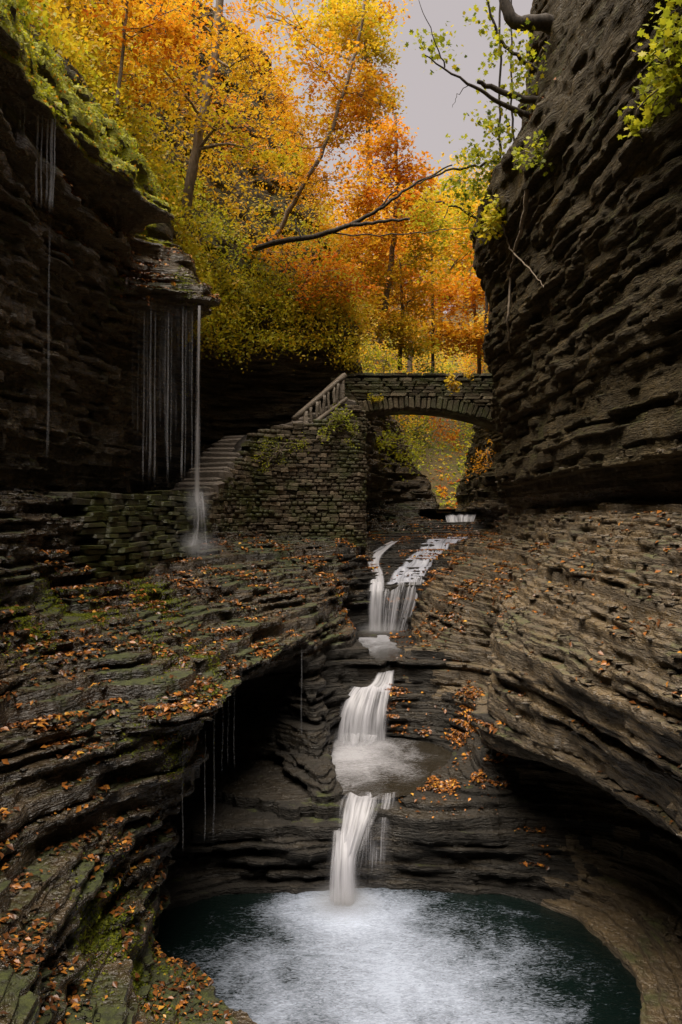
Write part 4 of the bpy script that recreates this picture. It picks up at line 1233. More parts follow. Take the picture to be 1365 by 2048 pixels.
LEAF_A = np.array([[0, -.5, 0], [.3, -.02, .09], [0, .55, -.05], [-.3, -.02, .09]])        # folded along the midrib
LEAF_L = np.array([[0, -.5, 0], [.2, -.3, .03], [.5, -.32, .05], [.36, -.06, .04], [.5, .2, .06], [.2, .18, .02], [0, .55, -.06],
                   [-.2, .18, .02], [-.5, .2, .06], [-.36, -.06, .04], [-.5, -.32, .05], [-.2, -.3, .03]])   # lobed


def leaves_mesh(name, P, N, size, tone, shape=LEAF_A, rng=RNG):
    """one small blade at every point P, facing N, turned at random"""
    n = len(P)
    N = N / (np.linalg.norm(N, axis=1)[:, None] + 1e-9)
    a = rng.normal(size=(n, 3))
    T = np.cross(N, a); T /= np.linalg.norm(T, axis=1)[:, None] + 1e-9
    B = np.cross(N, T)
    k = len(shape)
    S = np.asarray(size)[:, None, None] if np.ndim(size) else size
    W = (T[:, None] * shape[None, :, 0:1] + B[:, None] * shape[None, :, 1:2] + N[:, None] * shape[None, :, 2:3]) * S + P[:, None]
    f = np.arange(n * k).reshape(n, k)
    if k == 4:
        fc = [np.concatenate([f[:, [0, 1, 2]], f[:, [0, 2, 3]]])]
    else:
        fc = [f]
    me = mesh_np(name, W.reshape(-1, 3), fc)
    at_ = me.attributes.new('tone', 'FLOAT', 'POINT')
    at_.data.foreach_set('value', np.repeat(np.clip(tone, 0, 1), k).astype(np.float32))
    return me


def spray_points(centres, per, rad, rng, flat=.22, droop=.25):
    """flat sprays of leaves: returns points and the index of the spray"""
    n = len(centres)
    k = np.repeat(np.arange(n), per)
    r = np.sqrt(rng.random(n * per)) * np.repeat(rad, per)
    a = rng.random(n * per) * 2 * np.pi
    d = np.stack([r * np.cos(a), r * np.sin(a), rng.normal(0, flat, n * per) * np.repeat(rad, per) - droop * r * r / np.repeat(rad, per)], 1)
    return centres[k] + d, k


def leaf_normals(n, rng, tilt=.55):
    N = rng.normal(0, tilt, (n, 3))
    N[:, 2] = 1.0
    return N


def tube(path, radii, k=7, seed=0, knob=.06):
    """tapered limb through the points"""
    rr = random.Random(seed)
    pts = [Vector(p) for p in path]
    V, Fc = [], []
    for i, p in enumerate(pts):
        d = (pts[min(i + 1, len(pts) - 1)] - pts[max(i - 1, 0)]).normalized()
        s = d.cross(Vector((.31, .9, .2))).normalized()
        u = s.cross(d)
        for j in range(k):
            a = 2 * math.pi * j / k
            r = radii[i] * (1 + rr.uniform(-knob, knob))
            V.append(tuple(p + s * (r * math.cos(a)) + u * (r * math.sin(a))))
    for i in range(len(pts) - 1):
        for j in range(k):
            Fc.append((i * k + j, i * k + (j + 1) % k, (i + 1) * k + (j + 1) % k, (i + 1) * k + j))
    return V, Fc


def curve_pts(pts, n=6, wob=.0, seed=0):
    A_ = np.array(pts, float)
    out = []
    m = len(A_)
    rr = np.random.default_rng(seed)
    for i in range(m - 1):
        p0, p1, p2, p3 = A_[max(i - 1, 0)], A_[i], A_[i + 1], A_[min(i + 2, m - 1)]
        for k in range(n):
            t = k / n
            out.append(.5 * ((2 * p1) + (p2 - p0) * t + (2 * p0 - 5 * p1 + 4 * p2 - p3) * t * t + (3 * p1 - p0 - 3 * p2 + p3) * t ** 3))
    out.append(A_[-1])
    out = np.array(out)
    out[1:-1] += rr.normal(0, wob, out[1:-1].shape)
    return out


class Limbs:
    def __init__(self):
        self.V, self.F, self.s = [], [], 0

    def add(self, pts, r0, r1, n=6, wob=.02, k=7):
        self.s += 1
        p = curve_pts(pts, n, wob, self.s)
        v, f = tube(p, np.linspace(r0, r1, len(p)), k, self.s)
        b = len(self.V)
        self.V += v
        self.F += [tuple(b + i for i in q) for q in f]
        return p

    def build(self, name, mt, parent=None):
        return obj(name, mesh_np(name, self.V, np.array(self.F), smooth=True), mt, parent)


def tree(name, label, trunk, r, blobs, seed, leaf=.15, cat='tree', group=None, bark=None, per=16, shape=LEAF_A, dens=1.0, limb_every=1):
    """trunk: world points from the foot up; blobs: (centre, radii, sprays, tone)"""
    rng = np.random.default_rng(seed)
    root = tag(empty(name, trunk[0]), label, cat, group)
    lb = Limbs(); lb.s = seed * 17
    tp = lb.add(trunk, r[0], r[1], 6, .025)
    Ps, Ts, Ss = [], [], []
    for c, rad, ns, tone in blobs:
        c = np.array(c); rad = np.array(rad)
        # a limb from the trunk into the clump
        i = int(np.argmin(np.linalg.norm(tp - (c - [0, 0, rad[2] * .5]), axis=1)))
        mid = (tp[i] + c) / 2 + rng.normal(0, .15, 3) - [0, 0, .12]
        lr = max(.018, r[1] * .55)
        lb.add([tp[i], mid, c], lr, .012, 4, .02, 5)
        ns = int(ns * dens)
        d = rng.normal(size=(ns, 3)); d /= np.linalg.norm(d, axis=1)[:, None]
        q = c + d * (rng.random(ns) ** .45)[:, None] * rad
        for e in q[::6]:
            lb.add([c * .7 + tp[i] * .3, (c + e) / 2 + [0, 0, -.05], e], .013, .005, 2, .02, 4)
        pt, k = spray_points(q, per, rng.uniform(.25, .55, ns) * (leaf / .15), rng)
        tn = tone + rng.normal(0, .07, ns)[k] + rng.normal(0, .05, len(pt))
        Ps.append(pt); Ts.append(tn); Ss.append(leaf * rng.uniform(.8, 1.2, ns)[k] * rng.uniform(.5, 1.25, len(pt)))
    lb.build('trunk', bark or M_BARK, root)
    P = np.concatenate(Ps)
    obj('crown', leaves_mesh('crown', P, leaf_normals(len(P), rng), np.concatenate(Ss), np.concatenate(Ts), shape, rng), M_LEAF, root)
    local(root)
    return root


def B(px, py, Y, rx, rz, ns, tone, ry=None):
    return (at(px, py, Y), (rx, ry or rx, rz), ns, tone)


# --- undergrowth that clothes the bank above the rim
rng = np.random.default_rng(77)
hm = _hill & (TC[:, 1] > 9) & (TC[:, 1] < 41) & (TC[:, 0] / TC[:, 1] > -.47)
hid = np.nonzero(hm)[0]
wgt = TA[hid] / (TC[hid, 1] / 20) ** 1.2
# keep the steep mossy strip along the near rim mostly bare
strip = (TC[hid, 1] < 19.0) & (TC[hid, 2] < 8.7)
wgt = wgt * np.where(strip, .02, 1)
ns = 4600
pick = rng.choice(hid, ns, p=wgt / wgt.sum())
cn = TC[pick] + np.array([.15, -.12, .25]) * rng.uniform(.2, 2.4, (ns, 1)) + rng.normal(0, .12, (ns, 3))
pt, k = spray_points(cn, 13, rng.uniform(.2, .5, ns), rng, .3, .35)
zone = np.interp(cn[:, 2], [6, 8, 10, 13], [.23, .25, .32, .5]) + .18 * NZ[0].pts(cn[:, 0] * .5, cn[:, 1] * .5 + cn[:, 2] * .3) + np.where(cn[:, 1] > 26, .1, 0)
tn = zone[k] + rng.normal(0, .06, ns)[k] + rng.normal(0, .05, len(pt))
ug = obj('undergrowth', leaves_mesh('undergrowth', pt, leaf_normals(len(pt), rng, 1.0), rng.uniform(.06, .16, len(pt)), tn, LEAF_A, rng), M_LEAF)
tag(ug, 'yellow green undergrowth covering the steep bank above the rim', 'undergrowth', kind='stuff')

# --- hanging fringe along the lip of the hollow beside the stairs
fr = Path2([(-4.15, 21.2), (-4.2, 23.2), (-3.4, 24.8), (-1.8, 25.85), (0, 26.4), (.25, 27.2)])
ns = 900
ss = rng.random(ns) * fr.len
cn = np.array([[*fr.at(s)[:2], 0] for s in ss])
cn[:, 2] = rng.uniform(5.0, 7.6, ns) + .3 * NZ[1].pts(ss * 1.3, ss * 0)
cn[:, 1] -= np.clip((7.4 - cn[:, 2]) * .38, 0, .9) * rng.uniform(.6, 1.1, ns)
cn[:, 0] += (cn[:, 2] < 6.6) * rng.uniform(0, .4, ns)
cn += rng.normal(0, .15, (ns, 3))
pt, k = spray_points(cn, 16, rng.uniform(.18, .42, ns), rng, .5, .8)
tn = .29 + rng.normal(0, .05, ns)[k] + rng.normal(0, .05, len(pt)) + np.where(cn[k, 0] > -1.5, .06, 0)
o = obj('hanging_foliage', leaves_mesh('hanging_foliage', pt, leaf_normals(len(pt), rng, 1.3), rng.uniform(.06, .14, len(pt)), tn, LEAF_A, rng), M_LEAF)
tag(o, 'yellow green foliage hanging over the lip of the hollow beside the stairway', 'foliage', kind='stuff')

G_H = 'trees on the steep bank'
tree('tree', 'tree with a straight grey leaning trunk rising from the bank above the curtain of water', [at(352, 520, 23.2), at(373, 405, 22.6), at(392, 300, 22.6), at(420, 150, 22.8), at(452, -80, 23)], (.17, .11),
     [B(330, 140, 21.5, 1.5, .8, 45, .45), B(500, 110, 22.5, 1.5, .8, 50, .5), B(440, 240, 22, 1.5, .7, 40, .42), B(380, 20, 22, 1.8, .7, 45, .5), B(520, 300, 23, 1.3, .6, 30, .36)], 1, group=G_H)
tree('tree', 'slender dark tree curving up beside the strip of sky', [at(530, 520, 26.6), at(576, 425, 26.2), at(640, 315, 26), at(688, 185, 26.2), at(722, 60, 26.4), at(735, -60, 26.6)], (.09, .04),
     [B(640, 130, 26, 1.6, .9, 80, .55), B(725, 190, 27, 1.0, 1.1, 80, .6), B(590, 260, 26, 1.6, .8, 45, .52), B(710, 50, 27, 1.1, 1, 90, .42), B(670, 260, 27, 1.2, .8, 60, .58), B(560, 30, 25, 1.8, .8, 50, .5), B(640, 360, 26, 1.5, .7, 40, .6)], 2, group=G_H)
tree('tree', 'thin stemmed orange tree overhanging the steep moss strip at the top of the bank', [at(235, 210, 19.5), at(250, 60, 19.5), at(270, -90, 19.5)], (.05, .03),
     [B(210, 0, 19.5, 1.2, .6, 40, .46), B(290, 60, 20, 1.3, .7, 45, .64), B(270, 150, 20.5, 1.0, .6, 25, .55), B(330, 30, 19.5, 1.2, .7, 35, .62)], 3, group=G_H)
tree('tree', 'bright orange tree filling the slope beneath the strip of sky', [at(770, 620, 33), at(785, 500, 33), at(795, 360, 33), at(790, 230, 33)], (.14, .05),
     [B(760, 290, 33, 1.3, 1.2, 110, .62), B(815, 355, 33, 1.3, .9, 110, .66), B(720, 380, 32, 1.7, 1, 100, .58), B(790, 430, 32, 1.7, .9, 100, .64), B(845, 420, 33, 1.2, .9, 70, .55), B(700, 480, 31, 1.6, .8, 80, .6)], 4, .17, group=G_H)
tree('tree', 'greenish tree at the very edge of the sky above the orange slope', [at(740, 420, 36), at(735, 200, 36), at(730, -60, 36)], (.15, .06),
     [B(745, 90, 36, 1.1, 1.4, 110, .36), B(700, 20, 35, 1.5, 1, 90, .34), B(755, 200, 36, 1.0, 1.4, 110, .46), B(650, 60, 35, 1.5, 1.3, 90, .4), B(770, 10, 37, 1.2, .6, 30, .5), B(700, 200, 36, 1.4, 1.4, 90, .5)], 5, .17, group=G_H)
tree('tree', 'low orange maple leaning out over the lip beside the bridge', [at(600, 640, 26.6), at(610, 560, 26), at(640, 500, 25.6)], (.08, .03),
     [B(560, 500, 25.5, 1.1, .45, 34, .62), B(640, 540, 25.5, 1.2, .5, 45, .72), B(700, 570, 26, 1.0, .5, 36, .74), B(620, 595, 25.5, 1.1, .4, 28, .7), B(690, 500, 26, 1.1, .5, 36, .6)], 6, .13, group=G_H)
tree('tree', 'golden tree above the bridge parapet behind the orange maple', [at(800, 740, 34), at(805, 620, 34), at(800, 520, 34)], (.1, .04),
     [B(760, 560, 33, 1.5, .9, 90, .45), B(820, 600, 34, 1.4, .9, 90, .5), B(780, 660, 33, 1.2, .7, 80, .4), B(840, 510, 34, 1.3, .8, 70, .38), B(720, 620, 31, 1.2, .8, 70, .5), B(830, 690, 34, 1.2, .5, 60, .36)], 7, .16, group=G_H)
tree('tree', 'vivid orange tree above the bridge next to the dark cliff', [at(960, 760, 40), at(955, 660, 40), at(940, 540, 40)], (.12, .05),
     [B(890, 590, 39, 1.8, 1.1, 130, .66), B(960, 580, 40, 1.6, 1.2, 120, .62), B(920, 670, 39, 1.8, 1, 120, .6), B(980, 500, 40, 1.6, .9, 90, .68), B(860, 660, 38, 1.4, .9, 80, .52), B(970, 680, 39, 1.2, .9, 70, .56)], 8, .19, group=G_H)
tree('tree', 'tree with dark green and gold leaves reaching across below the sky', [at(1010, 470, 27), at(960, 440, 27), at(900, 410, 27), at(850, 400, 27)], (.07, .02),
     [B(940, 420, 27, 1.0, .8, 40, .3), B(880, 450, 27, 1.0, .7, 36, .26), B(960, 480, 27, .8, .6, 30, .34), B(850, 400, 27, .9, .5, 22, .3), B(900, 540, 28, 1.2, .6, 30, .4)], 9, .13, bark=M_BARK_D)

# --- leaning dead trunk across the slope
lb = Limbs()
lb.add([at(500, 505, 26.5), at(536, 489, 24.3), at(640, 470, 23.4), at(720, 440, 23.3), at(775, 406, 23.3), at(835, 364, 23.4), at(905, 330, 23.5)], .1, .02, 6, .02)
lb.add([at(690, 452, 23.35), at(745, 446, 23.1), at(820, 438, 22.9)], .07, .03, 6, .02)
lb.add([at(760, 415, 23.3), at(790, 380, 23.5), at(800, 365, 23.6)], .03, .008, 4, .02, 5)
lb.add([at(650, 468, 23.4), at(780, 470, 23.0), at(880, 460, 22.8), at(940, 455, 22.6)], .025, .01, 6, .02, 5)
lb.add([at(605, 476, 23.4), at(590, 440, 23.8), at(600, 410, 24)], .025, .006, 4, .02, 5)
tag(lb.build('leaning_trunk', M_BARK_D), 'bare dark forked trunk leaning out over the gorge from the orange slope', 'trunk')

# --- tree rooted on top of the right cliff, thin leaves against the sky
rng = np.random.default_rng(5)
root = tag(empty('tree', at(1075, 40, 20)), 'sparse leafed tree on the dark cliff top, its bare branches crossing the sky', 'tree')
lb = Limbs(); lb.s = 900
trunk_l = [[at(1130, 60, 20.5), at(1080, 45, 20), at(1035, 45, 19.8), at(1012, 10, 19.8), at(1000, -60, 19.8)]]
lb.add(trunk_l[0], .22, .11, 6, .01, 9)
br_l = [([at(1060, 232, 19.5), at(1000, 205, 19.3), at(935, 165, 19.1), at(850, 110, 19)], .075, .012),
        ([at(1080, 200, 19.6), at(1020, 190, 19.5), at(955, 163, 19.4)], .1, .05),
        ([at(1075, 140, 19.8), at(1025, 105, 19.7), at(990, 55, 19.6), at(968, -20, 19.5)], .06, .02),
        ([at(1003, 330, 20.5), at(1000, 200, 20.5), at(1000, -40, 20.5)], .035, .025),
        ([at(1028, 300, 20.8), at(1024, 150, 20.8), at(1020, -40, 20.8)], .03, .02),
        ([at(1060, 300, 20.5), at(1058, 150, 20.8), at(1060, 60, 20.8)], .035, .02),
        ([at(890, 135, 19.1), at(870, 80, 19), at(838, 0, 19)], .02, .006),
        ([at(940, 168, 19.1), at(915, 190, 19), at(905, 215, 19)], .012, .004),
        ([at(1015, 320, 20), at(960, 330, 20), at(880, 345, 20), at(830, 372, 20.2)], .05, .012)]
tips = []
for p_, a, b_ in br_l:
    tips.append(lb.add(p_, a, b_, 6, .02, 6))
lb.build('trunk', M_BARK_D, root)
cs = []
for (px, py, n, sx, sy) in ((890, 100, 16, 45, 35), (950, 40, 9, 40, 35), (1000, 110, 26, 40, 60), (1040, 180, 24, 25, 80), (985, 260, 34, 35, 45), (960, 310, 26, 40, 20), (930, 370, 40, 45, 25), (985, 350, 30, 30, 30), (1050, 90, 16, 20, 50), (850, 85, 8, 25, 30)):
    q = rng.normal(size=(n, 2)) * [sx * .6, sy * .6]
    for dx, dy in q:
        cs.append(at(px + dx, py + dy, rng.uniform(19, 20.6)))
pt, k = spray_points(np.array(cs), 6, rng.uniform(.1, .26, len(cs)), rng, .5, .3)
tn = np.where(rng.random(len(pt)) < .35, .24, .08) + rng.normal(0, .05, len(pt))
obj('crown', leaves_mesh('crown', pt, leaf_normals(len(pt), rng, .9), rng.uniform(.07, .15, len(pt)), tn, LEAF_L, rng), M_LEAF, root)
local(root)

# --- roots hanging down the right cliff
for k, (pts, r0, r1, lab) in enumerate((
        ([hit(1054, 380, .05), hit(1047, 440, .15), hit(1030, 505, .15), hit(1022, 560, .12), hit(1016, 640, .12), hit(1021, 705, .1)], .05, .018, 'long pale root hanging straight down the dark cliff edge'),
        ([hit(1006, 448, .1), hit(1018, 490, .18), hit(1041, 520, .15), hit(1070, 548, .12), hit(1088, 575, .08)], .022, .008, 'short thin root curving across the hanging root on the dark cliff'))):
    lb = Limbs(); lb.s = 950 + k
    lb.add(pts, r0, r1, 6, .012, 6)
    tag(lb.build('hanging_root', M_BARK), lab, 'root')


def shrub(label, spots, seed, tone, leaf=.1, group=None, shape=LEAF_L, rad=.3, per=14, name='shrub', stems=True):
    rng = np.random.default_rng(seed)
    cs = []
    foot = np.array(spots[0][:3])
    for (x_, y_, z_, s_, n_) in spots:
        cs.append(np.array([x_, y_, z_]) + rng.normal(0, 1, (n_, 3)) * s_)
    cs = np.concatenate(cs)
    root = tag(empty(name, tuple(foot)), label, 'shrub', group)
    lb = Limbs(); lb.s = seed * 31
    for e in cs[::3]:
        lb.add([foot, (foot + e) / 2 + rng.normal(0, .08, 3), e], .014, .004, 3, .02, 4)
    lb.build('stems', M_BARK, root)
    pt, k = spray_points(cs, per, rng.uniform(.6, 1.3, len(cs)) * rad, rng, .45, .4)
    tn = tone + rng.normal(0, .04, len(cs))[k] + rng.normal(0, .04, len(pt))
    obj('leaves', leaves_mesh('leaves', pt, leaf_normals(len(pt), rng, .8), leaf * rng.uniform(.6, 1.2, len(pt)), tn, shape, rng), M_LEAF, root)
    local(root)
    return root


shrub('bright green leafy shrub hanging from the ledge high on the dark cliff', [(*hit(1345, 150, .1), .16, 14), (*hit(1315, 200, .15), .12, 10), (*hit(1355, 90, .15), .16, 12), (*hit(1295, 245, .12), .07, 5), (*hit(1350, 30, .15), .14, 8)], 31, .17, .10, rad=.2)
shrub('small green plant on the ledge of the dark cliff below the bare branches', [(*hit(1085, 300, .15), .14, 10), (*hit(1055, 312, .15), .1, 6)], 32, .13, .1, rad=.2)
shrub('yellow leafed sprig at the jutting corner of the dark cliff', [(*hit(985, 430, .2), .16, 12), (*hit(975, 455, .2), .12, 7)], 33, .27, .14, rad=.28)
shrub('green shrub growing on the wall top below the balustrade', [(*at(672, 838, 23.6), .14, 12), (*at(690, 828, 23.7), .12, 8), (*at(650, 856, 23.6), .1, 6)], 34, .12, .08, rad=.18, shape=LEAF_A)
shrub('olive plant trailing down the upper left part of the retaining wall', [(*at(560, 900, 23.3), .16, 12), (*at(530, 920, 23.1), .18, 14), (*at(520, 880, 23.1), .12, 8), (*at(600, 890, 23.4), .12, 8)], 35, .14, .06, rad=.16, shape=LEAF_A)
shrub('green fern at the foot of the retaining wall', [(*at(500, 1098, 21.3), .12, 8), (*at(515, 1108, 21.2), .1, 5)], 36, .1, .08, rad=.16, shape=LEAF_A)
shrub('yellow green bush beneath the arch on the far bank', [(*at(790, 885, 31), .35, 16), (*at(840, 905, 31.5), .35, 14), (*at(770, 875, 30.5), .2, 8)], 37, .2, .14, rad=.4, shape=LEAF_A)
shrub('dark green bush in the middle of the view under the arch', [(*at(830, 860, 35), .4, 20), (*at(860, 880, 35.5), .35, 14)], 38, .12, .15, rad=.4, shape=LEAF_A)
shrub('orange bush under the crown of the arch', [(*at(880, 850, 38), .45, 22), (*at(905, 875, 38), .35, 12)], 39, .68, .16, rad=.45, shape=LEAF_A)
shrub('rusty leafed growth on the far rock beside the arch foot', [(*at(975, 900, 31.5), .25, 10), (*at(985, 940, 31), .22, 9), (*at(960, 925, 31.5), .2, 7)], 40, .62, .11, rad=.28, shape=LEAF_A)
shrub('grey green bush on the bank just above the bridge parapet', [(*at(845, 730, 33), .4, 16), (*at(880, 735, 33.5), .35, 12)], 41, .08, .14, rad=.38, shape=LEAF_A)
shrub('lime green bush at the stair end of the bridge', [(*at(775, 725, 29.5), .35, 18), (*at(740, 715, 29), .3, 14)], 42, .25, .12, rad=.32, shape=LEAF_A)
shrub('fern clump hanging below the steep mossy bank among falling strands', [(*at(115, 225, 13.0), .06, 5), (*at(100, 200, 13.0), .08, 6)], 43, .15, .08, rad=.14, shape=LEAF_A)

shrub('small ferns clinging to the wet cliff behind the falling strands', [(*hit(360, 790, .08), .1, 5), (*hit(350, 850, .08), .1, 4), (*hit(380, 760, .08), .08, 4)], 44, .2, .07, rad=.13, shape=LEAF_A)
shrub('green plant spilling over the lip of the retaining wall near its corner', [(*at(706, 850, 23.6), .1, 8), (*at(700, 880, 23.6), .1, 5)], 45, .12, .06, rad=.14, shape=LEAF_A)
shrub('yellow grass tuft growing from the bridge face at its stair end', [(*at(745, 793, 25.75), .07, 6), (*at(760, 797, 25.75), .06, 4)], 46, .3, .07, rad=.12, shape=LEAF_A)
shrub('yellow maple twig hanging in front of the bridge parapet', [(*at(905, 760, 24.6), .09, 5), (*at(912, 772, 24.6), .07, 4), (*at(940, 750, 24.6), .05, 2)], 47, .44, .1, rad=.12)

# --- the valley closing behind: far slope with its wood
gx = np.linspace(-40, 50, 46); gy = np.linspace(41, 110, 36)
XX, YY = np.meshgrid(gx, gy, indexing='ij')
cx = 5.2 + (YY - 41) * .12
ZZ = -.2 + np.maximum(0, YY - 44) * .42 + np.clip(np.abs(XX - cx) - 1.6, 0, 14) * .95 + .8 * NZ[2].pts(XX * .2, YY * .2)
ZZ = np.minimum(ZZ, 30 + 2 * NZ[3].pts(XX * .1, YY * .1))
ii = np.arange(XX.size).reshape(XX.shape)
fq = np.stack([ii[:-1, :-1], ii[1:, :-1], ii[1:, 1:], ii[:-1, 1:]], -1).reshape(-1, 4)
tag(obj('far_hill', mesh_np('far_hill', np.stack([XX, YY, ZZ], -1).reshape(-1, 3), fq, True), M_FAR), kind='structure')
rng = np.random.default_rng(15)
ns = 6500
fx = rng.uniform(-6, 22, ns); fy = 42 + 45 * rng.random(ns) ** 1.3
fz = -.2 + np.maximum(0, fy - 44) * .42 + np.clip(np.abs(fx - (5.2 + (fy - 41) * .12)) - 1.6, 0, 14) * .95
_k = np.abs(fx - (5.2 + (fy - 41) * .12)) > np.interp(fy, [42, 60, 70], [1.5, 1.3, 0])
_low = ~_k & (rng.random(ns) < .6)
clow = np.stack([fx, fy, fz + rng.uniform(.0, .2, ns)], 1)[_low]
fx, fy, fz = fx[_k], fy[_k], fz[_k]; ns = len(fx)
cn = np.stack([fx, fy, fz + rng.uniform(.2, 1.6, ns)], 1)
pt, k = spray_points(cn, 12, rng.uniform(.6, 1.2, ns), rng, .4, .3)
tn = np.interp(fz, [0, 4, 9, 20], [.16, .24, .4, .5])[k] + .34 * NZ[4].pts(fx * .5, fy * .5)[k] + rng.normal(0, .07, len(pt))
p2_, k2_ = spray_points(clow, 14, rng.uniform(.3, .7, len(clow)), rng, .15, .1)
pt = np.concatenate([pt, p2_]); tn = np.concatenate([tn, rng.choice([.16, .3, .6, .9], len(clow), p=[.3, .3, .2, .2])[k2_] + rng.normal(0, .06, len(p2_))])
o = obj('far_undergrowth', leaves_mesh('far_undergrowth', pt, leaf_normals(len(pt), rng, .7), rng.uniform(.10, .30, len(pt)), tn, LEAF_A, rng), M_LEAF)
tag(o, 'golden undergrowth on the far slope closing the valley', 'undergrowth', kind='stuff')
FT = [(760, 470, 52, .55, 'golden'), (820, 520, 50, .62, 'orange'), (880, 480, 54, .5, 'golden'), (930, 430, 58, .44, 'pale gold'), (980, 470, 55, .6, 'orange'), (860, 400, 62, .36, 'yellow green'), (920, 360, 66, .4, 'yellow'), (990, 390, 64, .45, 'pale gold'), (800, 420, 60, .5, 'golden'), (720, 430, 50, .55, 'golden')]
where = ['behind the orange slope', 'above the middle of the bridge', 'straight above the arch crown', 'low under the strip of sky', 'tucked against the dark cliff', 'at the tip of the orange slope', 'on the skyline where the sky ends', 'on the skyline beside the dark cliff', 'at the foot of the sky strip', 'behind the leaning trunk']
for k, ((px, py, Y, tone, cn_), wh) in enumerate(zip(FT, where)):
    c = np.array(at(px, py, Y))
    tree('tree', 'distant %s tree %s' % (cn_, wh), [tuple(c + [0, 0, -7]), tuple(c + [.1, 0, -3]), tuple(c)], (.18, .08),
         [(tuple(c + [0, 0, 0]), (2.2, 2.2, 2.2), 90, tone), (tuple(c + [1.2, 0, -1.8]), (2, 2, 1.5), 60, tone + .04), (tuple(c + [-1.4, 0, -1.6]), (2, 2, 1.5), 60, tone - .03), (tuple(c + [0, 0, -3.4]), (2.2, 2.2, 1.5), 70, tone)], 60 + k, .3, group='distant trees beyond the bridge', per=12)
# slim bare stems beyond the bridge
for k, (px, y0, y1, wh) in enumerate(((972, 665, 560, 'nearest the dark cliff'), (984, 668, 590, 'against the dark cliff edge'), (865, 690, 560, 'in the middle of the orange wood'))):
    lb = Limbs(); lb.s = 990 + k
    lb.add([at(px, y0 + 60, 38), at(px + 1, (y0 + y1) / 2, 38), at(px - 2, y1 - 60, 38)], .09, .05, 5, .02, 6)
    tag(lb.build('sapling', M_BARK_D), 'slim dark stem %s beyond the bridge' % wh, 'sapling')

# ------------------------------------------------------------------ leaf litter on the ledges
rng = np.random.default_rng(91)
up = TN[:, 2]
x_, y_, z_ = TC.T
patch = NZ[0].pts(x_ * 1.1, y_ * 1.1 + z_) * .6 + NZ[1].pts(x_ * 3.1 + z_, y_ * 3.1) * .5
dens = np.zeros(len(TC))
left = ~_rightside
dens = np.where(left & (z_ > -3.1) & (z_ < -.6) & (y_ < 20), 1.0, dens)             # bench below the path wall
dens = np.where(left & (z_ > -3.1) & (z_ < -.6) & (y_ >= 19.5) & (y_ < 24.5), 1.8, dens)   # foot of the retaining wall
dens = np.where(left & (z_ < -3.1) & (x_ < -1.2) & (y_ < 11.4), .55, dens)           # near buttress and shore
dens = np.where((z_ > -5.25) & (z_ < -3.1) & (y_ > 12.8) & (y_ < 24) & (x_ > 1.0) & (x_ < 3.0), 2.2, dens)
dens = np.where((z_ > -3.3) & (z_ < -.7) & (y_ > 16.5) & (y_ < 27) & (x_ > 1.8) & (x_ < 4.6), 1.5, dens)
dens = np.where((z_ > -5.8) & (z_ < -5.1) & (y_ > 11) & (x_ > 1.2) & (x_ < 3.4), .8, dens)
dens = np.where(_rightside & (z_ > -3.5) & (z_ < 0) & (y_ < 16), .16, dens)
dens = np.where(left & (z_ > 4.7) & (z_ < 6.1) & (y_ > 13.5) & (y_ < 20.5), 1.6, dens)
dens = np.where(_rightside & (z_ > 7.8) & (z_ < 9.2) & (y_ > 10) & (y_ < 22), .8, dens)
dens = np.where((z_ > -1.2) & (z_ < .1) & (y_ >= 26) & (y_ < 33), .5, dens)
ub = left & (z_ > 4.7) & (z_ < 6.4) & (y_ > 17.6) & (y_ < 20)
dens = dens * np.clip((patch - .03) * 3.8, .025, 1.7) * np.clip((up - .55) * 4, 0, 1) * TA
dens = np.where(ub, 3.0 * TA * np.clip((up - .1) * 3, 0, 1) * np.clip(patch + .4, 0, 1), dens)
N_LIT = 42000
pick = rng.choice(len(TC), N_LIT, p=dens / dens.sum())
c4 = TV[TQ[pick]]
u_, v_ = rng.random((N_LIT, 1)), rng.random((N_LIT, 1))
P = (c4[:, 0] * (1 - u_) + c4[:, 1] * u_) * (1 - v_) + (c4[:, 3] * (1 - u_) + c4[:, 2] * u_) * v_
Nn = TN[pick] + rng.normal(0, .28, (N_LIT, 3))
P = P + TN[pick] * .018 + np.array([0, 0, .008])
tn = np.clip(rng.beta(1.15, 1.75, N_LIT), 0, 1)
o = obj('leaf_litter', leaves_mesh('leaf_litter', P, Nn, .03 + .085 * rng.random(N_LIT) ** 1.4, tn, LEAF_A * np.array([1.15, 1, 1.6]), rng), M_LITTER)
tag(o, 'wet orange brown fallen leaves strewn over the rock ledges', 'fallen leaves', kind='stuff')

# ------------------------------------------------------------------ loose flakes of shale on the ledges
dn = np.where((z_ < 1) & (z_ > -5.9) & (y_ > 7), 1.0, 0.0) * np.clip((up - .6) * 4, 0, 1) * TA * np.clip(.3 + patch, .05, 1)
dn = np.where(_bed, 0, dn)
NF = 5200
pick = rng.choice(len(TC), NF, p=dn / dn.sum())
box = np.array([[-1, -1, -1], [1, -1, -1], [1, 1, -1], [-1, 1, -1], [-.8, -.85, 1], [.85, -.8, 1], [.8, .8, 1], [-.9, .8, 1]]) * .5
bf = np.array([[3, 2, 1, 0], [4, 5, 6, 7], [0, 1, 5, 4], [1, 2, 6, 5], [2, 3, 7, 6], [3, 0, 4, 7]])
sz = np.stack([rng.uniform(.05, .24, NF), rng.uniform(.05, .2, NF), rng.uniform(.012, .05, NF)], 1) * (rng.random((NF, 1)) ** .7 * .9 + .25)
an = rng.random(NF) * 6.28
Vb = box[None] * sz[:, None] * (1 + rng.normal(0, .16, (NF, 8, 3)))
ca, sa = np.cos(an)[:, None], np.sin(an)[:, None]
tx, ty = rng.normal(0, .12, (NF, 1)), rng.normal(0, .12, (NF, 1))
